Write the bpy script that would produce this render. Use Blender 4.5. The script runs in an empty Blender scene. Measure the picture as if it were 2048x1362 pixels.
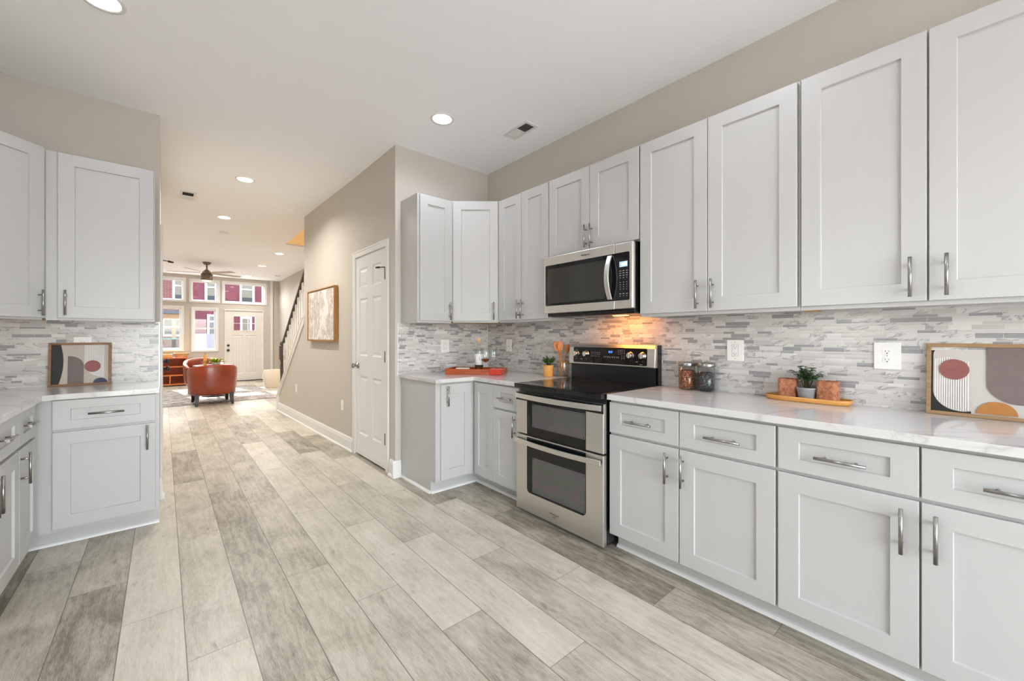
# kitchen with an open living room beyond
import bpy, bmesh, math, random
from mathutils import Vector, Matrix
from math import pi, sin, cos, radians as R
random.seed(7)
EXPOSURE, SKY, SUN = 0.6, 1.6, 16.0
KP, LP, MWP, STAIRP = 3.0, 18.0, 1.2, 60.0
WALLC, CEILC, CABC = (196, 189, 179), (251, 251, 253), (187, 186, 184)
sc = bpy.context.scene
COL = sc.collection
# ------------------------------------------------------------------ camera
cd = bpy.data.cameras.new('camera'); cam = bpy.data.objects.new('camera', cd); COL.objects.link(cam)
cam.location = (0, 0, 1.25); cam.rotation_euler = (R(90), 0, -0.710645)
cd.sensor_width = 36; cd.lens = 811.1 / 2048 * 36; cd.shift_y = (672.7 - 681) / 2048; cd.clip_start = 0.02; cd.clip_end = 300
sc.camera = cam
# ------------------------------------------------------------------ colour management, light
sc.view_settings.view_transform = 'Standard'; sc.view_settings.look = 'None'
sc.view_settings.exposure = EXPOSURE; sc.view_settings.gamma = 1; sc.view_settings.use_curve_mapping = False
sc.cycles.max_bounces = 10; sc.cycles.diffuse_bounces = 6; sc.cycles.sample_clamp_indirect = 6; sc.cycles.caustics_reflective = False; sc.cycles.caustics_refractive = False
sc.cycles.transparent_max_bounces = 16
w = bpy.data.worlds.new('sky'); sc.world = w; w.use_nodes = True
bgn = w.node_tree.nodes['Background']
skt = w.node_tree.nodes.new('ShaderNodeTexSky'); skt.sky_type = 'NISHITA'; skt.sun_disc = False
skt.sun_elevation = R(36); skt.sun_rotation = R(0); skt.air_density = 1.0; skt.dust_density = 1.5; skt.ozone_density = 1.0
hsv = w.node_tree.nodes.new('ShaderNodeHueSaturation'); hsv.inputs['Saturation'].default_value = 0.35
w.node_tree.links.new(skt.outputs[0], hsv.inputs['Color']); w.node_tree.links.new(hsv.outputs[0], bgn.inputs['Color'])
bgn.inputs['Strength'].default_value = SKY
sl = bpy.data.lights.new('sun', 'SUN'); sl.energy = SUN; sl.angle = R(0.6); sl.color = (1, .965, .93)
so = bpy.data.objects.new('sun', sl); COL.objects.link(so); so.location = (0, 30, 20)
so.rotation_euler = Vector((.16, -1, -.73)).to_track_quat('-Z', 'Y').to_euler()

# ------------------------------------------------------------------ material helpers
class G:
    """small helper for node expressions"""
    def __init__(s, name):
        s.mat = bpy.data.materials.new(name); s.mat.use_nodes = True; s.nt = s.mat.node_tree
        s.b = s.nt.nodes['Principled BSDF']; s.out = s.nt.nodes['Material Output']
    def n(s, t, **kw):
        nd = s.nt.nodes.new(t)
        for k, v in kw.items():
            if hasattr(nd, k): setattr(nd, k, v)
        return nd
    def put(s, sock, v):
        if v is None: return
        if hasattr(v, 'is_output'): s.nt.links.new(v, sock)
        else:
            if hasattr(sock.default_value, '__len__') and not hasattr(v, '__len__'): v = [v] * len(sock.default_value)
            if hasattr(sock.default_value, '__len__') and len(sock.default_value) == 4 and len(v) == 3: v = (*v, 1)
            sock.default_value = v
    def m(s, op, a, b=None, c=None):
        nd = s.n('ShaderNodeMath', operation=op)
        for i, v in enumerate((a, b, c)): s.put(nd.inputs[i], v) if v is not None else None
        return nd.outputs[0]
    def xyz(s, v):
        nd = s.n('ShaderNodeSeparateXYZ'); s.put(nd.inputs[0], v); return nd.outputs
    def vec(s, x=0, y=0, z=0):
        nd = s.n('ShaderNodeCombineXYZ')
        for i, v in enumerate((x, y, z)): s.put(nd.inputs[i], v)
        return nd.outputs[0]
    def obj(s): return s.n('ShaderNodeTexCoord').outputs['Object']
    def noise(s, v, scale=5, detail=3, rough=.5, dist=0):
        nd = s.n('ShaderNodeTexNoise'); s.put(nd.inputs['Vector'], v); nd.inputs['Scale'].default_value = scale
        nd.inputs['Detail'].default_value = detail; nd.inputs['Roughness'].default_value = rough; nd.inputs['Distortion'].default_value = dist
        return nd.outputs[0]
    def white(s, v):
        nd = s.n('ShaderNodeTexWhiteNoise', noise_dimensions='3D'); s.put(nd.inputs['Vector'], v); return nd.outputs['Value']
    def ramp(s, f, *stops, interp='LINEAR'):
        nd = s.n('ShaderNodeValToRGB'); s.put(nd.inputs[0], f); e = nd.color_ramp.elements; nd.color_ramp.interpolation = interp
        while len(e) < len(stops): e.new(.5)
        for i, (p, c) in enumerate(stops):
            e[i].position = p; e[i].color = (*(c if hasattr(c, '__len__') else (c,) * 3), 1)
        return nd.outputs[0]
    def mix(s, f, a, b, blend='MIX'):
        nd = s.n('ShaderNodeMix', data_type='RGBA', blend_type=blend)
        s.put(nd.inputs[0], f); s.put(nd.inputs[6], a); s.put(nd.inputs[7], b); return nd.outputs[2]
    def bump(s, h, strength=.2, dist=.002):
        nd = s.n('ShaderNodeBump'); s.put(nd.inputs['Height'], h); nd.inputs['Strength'].default_value = strength; nd.inputs['Distance'].default_value = dist
        s.nt.links.new(nd.outputs[0], s.b.inputs['Normal'])
    def set(s, **kw):
        for k, v in kw.items(): s.put(s.b.inputs[k.replace('_', ' ')], v)
        return s.mat

def lin(r, g, b):
    return tuple(((c / 255) / 12.92 if c / 255 <= .04045 else ((c / 255 + .055) / 1.055) ** 2.4) for c in (r, g, b))

MATS = {}
def mat(name, col, rough=.5, metal=0, var=.06, scale=8, bump=0, bscale=60, **kw):
    """painted / plain surface with a little mottling"""
    if name in MATS: return MATS[name]
    g = G(name); o = g.obj()
    n = g.noise(o, scale, 3)
    c = g.mix(n, tuple(x * (1 - var) for x in col), tuple(min(1, x * (1 + var)) for x in col))
    g.set(Base_Color=c, Roughness=rough, Metallic=metal, **kw)
    if bump: g.bump(g.noise(o, bscale, 2), bump, .002)
    MATS[name] = g.mat; return g.mat
def emit(name, col, strength):
    g = G(name); g.set(Base_Color=col, Emission_Color=col, Emission_Strength=strength, Roughness=.5); MATS[name] = g.mat; return g.mat
def wood(name, a, b, axis=0, rough=.45, scale=1.0):
    g = G(name); o = g.xyz(g.obj())
    s = [14 * scale] * 3; s[axis] = 1.3 * scale
    v = g.vec(*[g.m('MULTIPLY', o[i], s[i]) for i in range(3)])
    n = g.noise(v, 3, 5, .6, 1.2); n2 = g.noise(v, 14, 3, .6)
    c = g.ramp(g.m('ADD', g.m('MULTIPLY', n, .75), g.m('MULTIPLY', n2, .25)), (.32, a), (.68, b))
    g.set(Base_Color=c, Roughness=rough); g.bump(n2, .12, .001); MATS[name] = g.mat; return g.mat
def clear_glass(name, tint=(1, 1, 1), refl=.9):
    g = G(name); nt = g.nt
    tr = g.n('ShaderNodeBsdfTransparent'); tr.inputs[0].default_value = (*tint, 1)
    gl = g.n('ShaderNodeBsdfGlossy'); gl.inputs['Roughness'].default_value = .02
    lw = g.n('ShaderNodeLayerWeight'); lw.inputs[0].default_value = .5
    fr = g.m('ADD', .04, g.m('MULTIPLY', .7, g.m('POWER', lw.outputs['Facing'], 4)))
    mx = g.n('ShaderNodeMixShader'); nt.links.new(g.m('MULTIPLY', fr, refl), mx.inputs[0])
    nt.links.new(tr.outputs[0], mx.inputs[1]); nt.links.new(gl.outputs[0], mx.inputs[2]); nt.links.new(mx.outputs[0], g.out.inputs[0])
    nt.nodes.remove(g.b); MATS[name] = g.mat; return g.mat

# --- floor: wide grey oak planks, 0.207 x 1.225 m, stepped joints
def floor_mat():
    g = G('grey_oak_planks'); o = g.xyz(g.obj()); x, y = o[0], o[1]
    W, L = .207, 1.225
    u = g.m('DIVIDE', g.m('SUBTRACT', x, .07), W); row = g.m('FLOOR', u); fu = g.m('SUBTRACT', u, row)
    v = g.m('DIVIDE', g.m('SUBTRACT', y, g.m('SUBTRACT', 1.99, g.m('MULTIPLY', row, .43))), L); pl = g.m('FLOOR', v); fv = g.m('SUBTRACT', v, pl)
    r1 = g.white(g.vec(row, pl, 1)); r2 = g.white(g.vec(row, pl, 2)); r3 = g.white(g.vec(row, pl, 3))
    gx = g.m('ADD', x, g.m('MULTIPLY', r1, 7)); gy = g.m('ADD', y, g.m('MULTIPLY', r2, 9))
    grain = g.noise(g.vec(g.m('MULTIPLY', gx, 75), g.m('MULTIPLY', gy, 7), 0), 3.2, 6, .72, .6)
    cath = g.n('ShaderNodeTexWave', wave_type='BANDS', bands_direction='X')
    g.put(cath.inputs['Vector'], g.vec(g.m('MULTIPLY', gx, 7), g.m('MULTIPLY', gy, 1.5), 0)); cath.inputs['Scale'].default_value = 1.0
    cath.inputs['Distortion'].default_value = 14; cath.inputs['Detail'].default_value = 4; cath.inputs['Detail Scale'].default_value = 1.4
    blot = g.noise(g.vec(g.m('MULTIPLY', gx, 5), g.m('MULTIPLY', gy, 2.2), 0), 1.6, 4, .6, .4)
    t = g.m('ADD', g.m('MULTIPLY', grain, .50), g.m('ADD', g.m('MULTIPLY', cath.outputs['Fac'], .05), g.m('MULTIPLY', blot, .42)))
    t = g.m('ADD', t, g.m('MULTIPLY', g.m('SUBTRACT', r3, .55), .26))
    c = g.ramp(t, (.27, lin(112, 104, 90)), (.41, lin(164, 156, 140)), (.55, lin(193, 186, 170)), (.75, lin(214, 207, 193)))
    knot = g.noise(g.vec(g.m('MULTIPLY', gx, 9), g.m('MULTIPLY', gy, 3.2), 0), 2.1, 2, .5)
    c = g.mix(g.ramp(knot, (.68, 0.0), (.8, .6)), c, lin(92, 80, 66))
    seam = g.m('MAXIMUM', g.m('LESS_THAN', g.m('MINIMUM', fu, g.m('SUBTRACT', 1, fu)), .0085), g.m('LESS_THAN', g.m('MINIMUM', fv, g.m('SUBTRACT', 1, fv)), .0010))
    c = g.mix(g.m('MULTIPLY', seam, .72), c, lin(66, 58, 48))
    g.set(Base_Color=c, Roughness=g.m('ADD', .27, g.m('MULTIPLY', grain, .22)))
    g.bump(g.m('SUBTRACT', g.m('ADD', g.m('MULTIPLY', grain, .5), g.m('MULTIPLY', cath.outputs['Fac'], .05)), seam), .22, .0015)
    return g.mat
# --- marble strip mosaic; u runs along the wall
def tile_mat(name, ax):
    g = G(name); o = g.xyz(g.obj()); u, z = o[ax], o[2]
    P = .0355
    q = g.m('DIVIDE', z, P); k = g.m('FLOOR', q); f = g.m('MULTIPLY', g.m('SUBTRACT', q, k), P)
    top = g.m('GREATER_THAN', f, .0218); row = g.m('ADD', g.m('MULTIPLY', k, 2), top)
    fz = g.m('SUBTRACT', f, g.m('MULTIPLY', top, .0218)); hz = g.m('SUBTRACT', .0218, g.m('MULTIPLY', top, .0081))
    a = g.white(g.vec(row, 3.1, 0)); b = g.white(g.vec(row, 7.7, 0))
    L = g.m('ADD', .13, g.m('MULTIPLY', b, .07))
    uu = g.m('DIVIDE', g.m('ADD', u, g.m('MULTIPLY', a, 5)), L); cell = g.m('FLOOR', uu); fu = g.m('SUBTRACT', uu, cell)
    sp = g.m('ADD', .3, g.m('MULTIPLY', g.white(g.vec(row, cell, 5)), .4))
    sec = g.m('GREATER_THAN', fu, sp); tid = g.m('ADD', g.m('MULTIPLY', cell, 2), sec)
    ed = g.m('MINIMUM', g.m('MINIMUM', fu, g.m('SUBTRACT', 1, fu)), g.m('ABSOLUTE', g.m('SUBTRACT', fu, sp)))
    ed = g.m('MINIMUM', g.m('MULTIPLY', ed, L), g.m('MINIMUM', fz, g.m('SUBTRACT', hz, fz)))
    r = g.white(g.vec(row, tid, 11)); r2 = g.white(g.vec(row, tid, 12)); r3 = g.white(g.vec(row, tid, 13))
    base = g.mix(r2, lin(190, 186, 182), lin(214, 211, 207))
    vv = g.vec(g.m('ADD', g.m('MULTIPLY', u, 1.0), g.m('MULTIPLY', r3, 31)), g.m('MULTIPLY', r2, 17), g.m('ADD', g.m('MULTIPLY', z, 2.6), g.m('MULTIPLY', u, .9)))
    vn = g.noise(vv, 6, 5, .6, .7)
    vein = g.ramp(g.m('ABSOLUTE', g.m('SUBTRACT', vn, .5)), (0, 1), (.012, .7), (.04, 0))
    cloud = g.ramp(g.noise(vv, 5, 4), (.55, 0), (.75, .5))
    c = g.mix(g.m('MULTIPLY', vein, g.m('MULTIPLY', g.m('GREATER_THAN', r3, .56), .6)), base, lin(112, 106, 108))
    c = g.mix(g.m('MULTIPLY', cloud, .6), c, lin(178, 172, 170))
    grey = g.m('LESS_THAN', r, g.m('ADD', .13, g.m('MULTIPLY', top, .06)))
    c = g.mix(grey, c, g.mix(g.noise(vv, 20, 3), lin(138, 137, 139), lin(160, 159, 160)))
    c = g.mix(g.m('MULTIPLY', g.m('LESS_THAN', ed, .0006), .8), c, lin(216, 213, 208))
    g.set(Base_Color=c, Roughness=g.m('ADD', .14, g.m('MULTIPLY', r2, .14)))
    g.bump(g.ramp(ed, (0, 0), (.02, 1)), .35, .0012)
    return g.mat
# --- white quartz with long grey veins
def quartz_mat():
    g = G('veined_white_quartz'); o = g.obj(); s = g.xyz(o)
    v = g.vec(g.m('ADD', s[0], g.m('MULTIPLY', s[1], .9)), g.m('SUBTRACT', g.m('MULTIPLY', s[1], .35), g.m('MULTIPLY', s[0], .25)), s[2])
    n = g.noise(v, 1.7, 4, .5, .5); n2 = g.noise(v, 3.7, 4, .5, .9)
    v1 = g.ramp(g.m('ABSOLUTE', g.m('SUBTRACT', n, .5)), (0, .34), (.004, .16), (.016, 0))
    v2 = g.ramp(g.m('ABSOLUTE', g.m('SUBTRACT', n2, .53)), (0, .3), (.004, .1), (.012, 0))
    mk = g.ramp(g.noise(o, 2.3, 2), (.47, 0), (.6, 1))
    c = g.mix(v1, lin(208, 206, 204), lin(134, 128, 122)); c = g.mix(g.m('MULTIPLY', v2, g.m('MULTIPLY', mk, .7)), c, lin(136, 132, 129))
    g.set(Base_Color=c, Roughness=.1); return g.mat
def brick_mat(name, a, b, mortar, u=0, sc_=1):
    g = G(name); o = g.xyz(g.obj())
    bt = g.n('ShaderNodeTexBrick'); g.put(bt.inputs['Vector'], g.vec(o[u], o[2], 0)); bt.inputs['Scale'].default_value = 1
    bt.inputs['Brick Width'].default_value = .22 * sc_; bt.inputs['Row Height'].default_value = .075 * sc_; bt.inputs['Mortar Size'].default_value = .007
    g.put(bt.inputs['Color1'], a); g.put(bt.inputs['Color2'], b); g.put(bt.inputs['Mortar'], mortar)
    g.set(Base_Color=bt.outputs[0], Roughness=.85); return g.mat

FLOOR = floor_mat(); QUARTZ = quartz_mat(); TILE_X = tile_mat('strip_mosaic_x', 0); TILE_Y = tile_mat('strip_mosaic_y', 1)
WALL = mat('greige_wall_paint', lin(*WALLC), .75, var=.015, bump=.05, bscale=220)
CEIL = mat('white_ceiling_paint', lin(*CEILC), .8, var=.01)
TRIM = mat('white_gloss_trim', lin(226, 225, 222), .32, var=.01)
CAB = mat('white_cabinet_lacquer', lin(*CABC), .33, var=.008)
STEEL = mat('brushed_steel', lin(222, 219, 214), .36, 1, var=.03)
NICKEL = mat('satin_nickel', lin(158, 155, 151), .28, 1, var=.02)
DARKMETAL = mat('dark_bronze', lin(60, 52, 44), .4, .8)
BLACKGLASS = mat('black_glass', (.006, .006, .007), .05, var=0)
BLACK = mat('black_enamel', (.008, .008, .009), .25, var=0)
BLACKMAT = mat('black_hardware', (.012, .012, .012), .45, var=0)
PLY = wood('raw_plywood', lin(176, 132, 74), lin(206, 168, 110), 1, .6)
WHITEPLASTIC = mat('white_plastic', lin(236, 234, 230), .3, var=.005)
SLOT = mat('dark_slot', (.01, .01, .01), .6, var=0)
GLASS = clear_glass('window_glass'); JARGLASS = clear_glass('jar_glass', (.97, .985, .98), 1.0)

# ------------------------------------------------------------------ mesh builder
class MB:
    def __init__(s): s.v = []; s.f = []; s.mi = []; s.cur = 0; s.sm = []
    def add(s, vs, fs, smooth=False):
        o = len(s.v); s.v += [tuple(p) for p in vs]
        for f in fs: s.f.append([i + o for i in f]); s.mi.append(s.cur); s.sm.append(smooth)
        return s
    def box(s, x0, x1, y0, y1, z0, z1):
        if x0 > x1: x0, x1 = x1, x0
        if y0 > y1: y0, y1 = y1, y0
        if z0 > z1: z0, z1 = z1, z0
        return s.add([(x0, y0, z0), (x1, y0, z0), (x1, y1, z0), (x0, y1, z0), (x0, y0, z1), (x1, y0, z1), (x1, y1, z1), (x0, y1, z1)],
                     [(0, 3, 2, 1), (4, 5, 6, 7), (0, 1, 5, 4), (1, 2, 6, 5), (2, 3, 7, 6), (3, 0, 4, 7)])
    def prism(s, pts, off):
        """planar outline pts (3D) extruded by off"""
        n = len(pts); off = Vector(off); a = [Vector(p) for p in pts]
        nrm = Vector((0, 0, 0))
        for i in range(n): nrm += a[i].cross(a[(i + 1) % n])
        if nrm.dot(off) > 0: a.reverse()
        vs = a + [p + off for p in a]
        fs = [tuple(range(n)), tuple(range(2 * n - 1, n - 1, -1))]
        for i in range(n):
            j = (i + 1) % n; fs.append((j, i, i + n, j + n))
        return s.add(vs, fs)
    def tube(s, pts, r, seg=10, caps=True, smooth=True):
        pts = [Vector(p) for p in pts]; n = len(pts); rr = r if hasattr(r, '__len__') else [r] * n
        vs = []; up = None
        for i, p in enumerate(pts):
            d = (pts[min(i + 1, n - 1)] - pts[max(i - 1, 0)]).normalized()
            if up is None: up = Vector((0, 0, 1)) if abs(d.z) < .9 else Vector((1, 0, 0))
            a = d.cross(up)
            if a.length < 1e-6: a = d.orthogonal()
            a.normalize(); b = a.cross(d).normalized(); up = b
            for k in range(seg):
                t = 2 * pi * k / seg; vs.append(p + (a * cos(t) + b * sin(t)) * rr[i])
        fs = []
        for i in range(n - 1):
            for k in range(seg):
                k2 = (k + 1) % seg; fs.append((i * seg + k, i * seg + k2, (i + 1) * seg + k2, (i + 1) * seg + k))
        s.add(vs, fs, smooth)
        if caps:
            o = len(s.v) - len(vs)
            s.f.append([o + k for k in range(seg - 1, -1, -1)]); s.mi.append(s.cur); s.sm.append(False)
            s.f.append([o + (n - 1) * seg + k for k in range(seg)]); s.mi.append(s.cur); s.sm.append(False)
        return s
    def lathe(s, prof, c=(0, 0, 0), seg=32, smooth=True, sx=1, sy=1):
        """profile (r, z) about the vertical axis through c"""
        vs = []; fs = []; idx = []
        for r, z in prof:
            if r < 1e-6: idx.append([len(vs)]); vs.append((c[0], c[1], c[2] + z))
            else:
                idx.append(list(range(len(vs), len(vs) + seg)))
                for k in range(seg):
                    t = 2 * pi * k / seg; vs.append((c[0] + r * cos(t) * sx, c[1] + r * sin(t) * sy, c[2] + z))
        for a, b in zip(idx, idx[1:]):
            for k in range(seg):
                k2 = (k + 1) % seg
                if len(a) == 1 and len(b) == 1: continue
                if len(a) == 1: fs.append((a[0], b[k2], b[k]))
                elif len(b) == 1: fs.append((a[k], a[k2], b[0]))
                else: fs.append((a[k], a[k2], b[k2], b[k]))
        return s.add(vs, fs, smooth)
    def shaker(s, x0, x1, z0, z1, y=0, th=.019, st=.073, rl=.073, dep=.0095):
        """recessed panel door: front at y, back at y+th"""
        a = [(x0, z0), (x1, z0), (x1, z1), (x0, z1)]; b = [(x0 + st, z0 + rl), (x1 - st, z0 + rl), (x1 - st, z1 - rl), (x0 + st, z1 - rl)]
        e = .0025; c = [(x0 + st + e, z0 + rl + e), (x1 - st - e, z0 + rl + e), (x1 - st - e, z1 - rl - e), (x0 + st + e, z1 - rl - e)]
        ch = .0015; a1 = [(x0 + ch, z0 + ch), (x1 - ch, z0 + ch), (x1 - ch, z1 - ch), (x0 + ch, z1 - ch)]
        vs = [(p[0], y, p[1]) for p in a1] + [(p[0], y, p[1]) for p in b] + [(p[0], y + dep, p[1]) for p in c] + [(p[0], y + th, p[1]) for p in a] + [(p[0], y + ch, p[1]) for p in a]
        fs = []
        for i in range(4):
            j = (i + 1) % 4
            fs += [(i, j, j + 4, i + 4), (i + 4, j + 4, j + 8, i + 8), (i + 16, j + 16, j, i), (i + 12, j + 12, j + 16, i + 16)]
        fs += [(8, 9, 10, 11), (15, 14, 13, 12)]
        return s.add(vs, fs)
    def xform(s, M, start=0):
        for i in range(start, len(s.v)): s.v[i] = tuple(M @ Vector(s.v[i]))
        return s
    def build(s, name, m, parent=None, bevel=0, loc=None, sub=0, fix=False):
        me = bpy.data.meshes.new(name); me.from_pydata(s.v, [], s.f)
        for x in (m if isinstance(m, (list, tuple)) else [m]): me.materials.append(x)
        me.polygons.foreach_set('material_index', s.mi); me.polygons.foreach_set('use_smooth', s.sm); me.update()
        if fix:
            bm = bmesh.new(); bm.from_mesh(me); bmesh.ops.recalc_face_normals(bm, faces=bm.faces); bm.to_mesh(me); bm.free()
        o = bpy.data.objects.new(name, me); COL.objects.link(o)
        if loc: o.location = loc
        if parent: o.parent = parent
        if bevel:
            b = o.modifiers.new('edge', 'BEVEL'); b.width = bevel; b.segments = 2; b.limit_method = 'ANGLE'; b.angle_limit = R(50)
        if sub:
            d = o.modifiers.new('smooth', 'SUBSURF'); d.levels = sub; d.render_levels = sub
        return o
def tag(o, label, cat, group=None, kind=None):
    o['label'] = label; o['category'] = cat
    if group: o['group'] = group
    if kind: o['kind'] = kind
    return o
def thing(name, label, cat, loc=(0, 0, 0), rz=0, group=None, kind=None):
    o = bpy.data.objects.new(name, None); o.empty_display_size = .05; COL.objects.link(o)
    o.location = loc; o.rotation_euler = (0, 0, rz); return tag(o, label, cat, group, kind)
def struct(mb, name, m, label, cat, **kw): return tag(mb.build(name, m, **kw), label, cat, kind='structure')
def copy_tree(o, parent=None):
    c = o.copy(); COL.objects.link(c)
    if parent: c.parent = parent
    for ch in list(o.children): copy_tree(ch, c)
    return c
def text(name, s, size, m, parent, loc, rot=(R(90), 0, 0), ext=.0003, align='CENTER', shear=0):
    cu = bpy.data.curves.new(name, 'FONT'); cu.body = s; cu.size = size; cu.extrude = ext; cu.align_x = align; cu.align_y = 'CENTER'; cu.shear = shear
    t = bpy.data.objects.new(name, cu); COL.objects.link(t); dg = bpy.context.evaluated_depsgraph_get()
    me = bpy.data.meshes.new_from_object(t.evaluated_get(dg)); bpy.data.objects.remove(t)
    me.materials.clear(); me.materials.append(m)
    o = bpy.data.objects.new(name, me); COL.objects.link(o); o.location = loc; o.rotation_euler = rot; o.parent = parent; return o
def area(name, loc, size, power, col, parent=None, rot=(0, 0, 0), shape='DISK', size_y=None, spread=None):
    l = bpy.data.lights.new(name, 'AREA'); l.shape = shape; l.size = size; l.energy = power; l.color = col
    if size_y: l.size_y = size_y
    if spread: l.spread = spread
    o = bpy.data.objects.new(name, l); COL.objects.link(o); o.location = loc; o.rotation_euler = rot
    if parent: o.parent = parent
    return o
# ================================================================== the setting
CY0, CY1, CZ0, CZ1 = 4.46, 13.55, 2.95, 2.863
def cz(y): return CZ0 if y < CY0 else CZ0 + (CZ1 - CZ0) * (y - CY0) / (CY1 - CY0)
def hx(y): return 1.56 if y < CY0 else 1.56 - .027 * (y - CY0)
HROT = math.atan(.027)
struct(MB().box(-1.3, 2.72, -2.5, 13.8, -.12, 0), 'floor', FLOOR, 'wide grey oak plank flooring', 'floor')
mb = MB()
for x0, x1, y0, y1 in [(-1.3, 2.72, -2.5, CY0), (-1.3, 1.67, CY0, 13.8), (1.67, 2.72, CY0, 4.9), (1.67, 2.72, 8.24, 13.8)]:
    a, b = cz(y0), cz(y1); t = .3
    mb.add([(x0, y0, a), (x1, y0, a), (x1, y1, b), (x0, y1, b), (x0, y0, a + t), (x1, y0, a + t), (x1, y1, b + t), (x0, y1, b + t)],
           [(0, 3, 2, 1), (4, 5, 6, 7), (0, 1, 5, 4), (1, 2, 6, 5), (2, 3, 7, 6), (3, 0, 4, 7)])
struct(mb, 'ceiling', CEIL, 'smooth white ceiling with an opening over the stairs', 'ceiling')
struct(MB().box(2.59, 2.72, -2.5, 13.8, 0, 3.2), 'wall_right', WALL, 'long greige wall behind the range and the stairs', 'wall')
struct(MB().box(1.67, 2.59, 3.40, 3.51, 0, 2.95), 'wall_end', WALL, 'short greige wall behind the corner cabinets', 'wall')
struct(MB().box(-1.3, -1.16, -2.5, .8, 0, 3.0).box(-1.3, -1.16, 1.5, 13.8, 0, 3.0).box(-1.3, -1.16, .8, 1.5, 0, 1.08).box(-1.3, -1.16, .8, 1.5, 2.1, 3.0), 'wall_left', WALL, 'greige outer wall behind the side counter run', 'wall')
struct(MB().box(-1.16, -.018, 4.13, 4.25, 0, 2.95), 'wall_back', WALL, 'greige wall behind the small framed print', 'wall')
struct(MB().box(-.13, -.018, 4.25, 6.4, 0, 2.95).box(-1.16, -.13, 6.29, 6.4, 0, 2.95), 'wall_passage', WALL, 'greige partition facing the white six panel door', 'wall')
# hall wall: opening for the pantry door, kink, sloped end over the stair stringer
mb = MB(); T = .11
D0, D1, DH = 3.585, 4.376, 2.085
mb.box(1.56, 1.67, 3.40, D0, 0, 2.95).box(1.56, 1.67, D0, D1, DH, 2.95).box(1.56, 1.67, D1, CY0, 0, 2.95)
YE, ZS, SL = 6.258, 1.52, .85
YB = 7.74
out = [(CY0, 0), (CY0, 2.95), (YE, cz(YE) + .02), (YE, ZS), (YB, ZS - SL * (YB - YE)), (YB, 0)]
mb.prism([(hx(y), y, z) for y, z in out], (T, 0, 0))
struct(mb, 'wall_hall', WALL, 'greige hall wall with the white door and textured canvas', 'wall')
# stairwell shaft above the opening
mb = MB()
mb.box(1.56, 1.67, 4.8, 8.34, 3.2, 5.3).box(2.59, 2.72, 4.8, 8.34, 3.2, 5.3).box(1.56, 2.72, 8.24, 8.36, 3.21, 5.3).box(1.56, 2.72, 4.78, 4.9, 3.25, 5.3).box(1.5, 2.8, 4.7, 8.4, 5.3, 5.4)
mb.box(1.671, 2.589, 8.225, 8.241, 2.93, 3.22)
struct(mb, 'wall_stairwell', WALL, 'warm lit wall of the stairwell above the ceiling opening', 'wall')
# rear wall behind the camera; wide unglazed opening added to let daylight in
struct(MB().box(-1.16, -.7, -2.5, -2.4, 0, 2.95).box(2.1, 2.59, -2.5, -2.4, 0, 2.95).box(-.7, 2.1, -2.5, -2.4, 2.25, 2.95), 'wall_rear', WALL, 'unseen greige wall with a wide opening added for daylight', 'wall')

# ---- front wall and its windows
FY = 13.55
WIN = [(-.20, .455, 2.145, 2.775, 0), (.516, 1.177, 2.145, 2.765, 0), (1.21, 2.287, 2.145, 2.77, 0), (-.17, .414, .86, 2.04, 1), (.557, 1.143, .84, 2.025, 1)]
FD = (1.288, 2.187, 0, 1.985)
holes = [(a + .045, b - .045, c + .045, d - .045) for a, b, c, d, h in WIN] + [FD]
xs = sorted({-1.16, 2.59, *[h[0] for h in holes], *[h[1] for h in holes]}); zs = sorted({0, 2.95, *[h[2] for h in holes], *[h[3] for h in holes]})
mb = MB()
for a, b in zip(xs, xs[1:]):
    for c, d in zip(zs, zs[1:]):
        mx, mz = (a + b) / 2, (c + d) / 2
        if not any(h[0] < mx < h[1] and h[2] < mz < h[3] for h in holes): mb.box(a, b, FY, FY + .16, c, d)
struct(mb, 'wall_front', WALL, 'greige front wall with windows and the entry door', 'wall')
wl = ['transom window nearest the passage above the low window', 'middle transom window beside the ceiling fan', 'widest transom window above the entry door',
      'low sash window behind the orange shelf unit', 'low sash window beside the entry door']
def ring(mb, x0, x1, z0, z1, w, y0, y1):
    mb.box(x0, x0 + w, y0, y1, z0, z1).box(x1 - w, x1, y0, y1, z0, z1).box(x0 + w, x1 - w, y0, y1, z0, z0 + w).box(x0 + w, x1 - w, y0, y1, z1 - w, z1)
for i, (a, b, c, d, hung) in enumerate(WIN):
    t = thing('window_%d' % (i + 1), wl[i], 'window', ((a + b) / 2, FY, c), kind='structure')
    A, B, Hh = (a - b) / 2, (b - a) / 2, d - c
    m = MB(); ring(m, A, B, 0, Hh, .05, -.02, 0); ring(m, A + .045, B - .045, .045, Hh - .045, .014, 0, .15); m.build('frame', TRIM, t, bevel=.003)
    if hung:
        mid = 1.46 - c
        for n, (z0, z1, y) in enumerate([(mid - .016, Hh - .059, .075), (.059, mid + .016, .045)]):
            m = MB(); ring(m, A + .059, B - .059, z0, z1, .03, y, y + .03); s = m.build('sash', TRIM, t, bevel=.002)
            MB().box(A + .085, B - .085, y + .013, y + .017, z0 + .026, z1 - .026).build('pane', GLASS, s)
    else:
        m = MB(); ring(m, A + .059, B - .059, .059, Hh - .059, .022, .05, .085); s = m.build('sash', TRIM, t, bevel=.002)
        MB().box(A + .078, B - .078, .065, .069, .078, Hh - .078).build('pane', GLASS, s)

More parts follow.
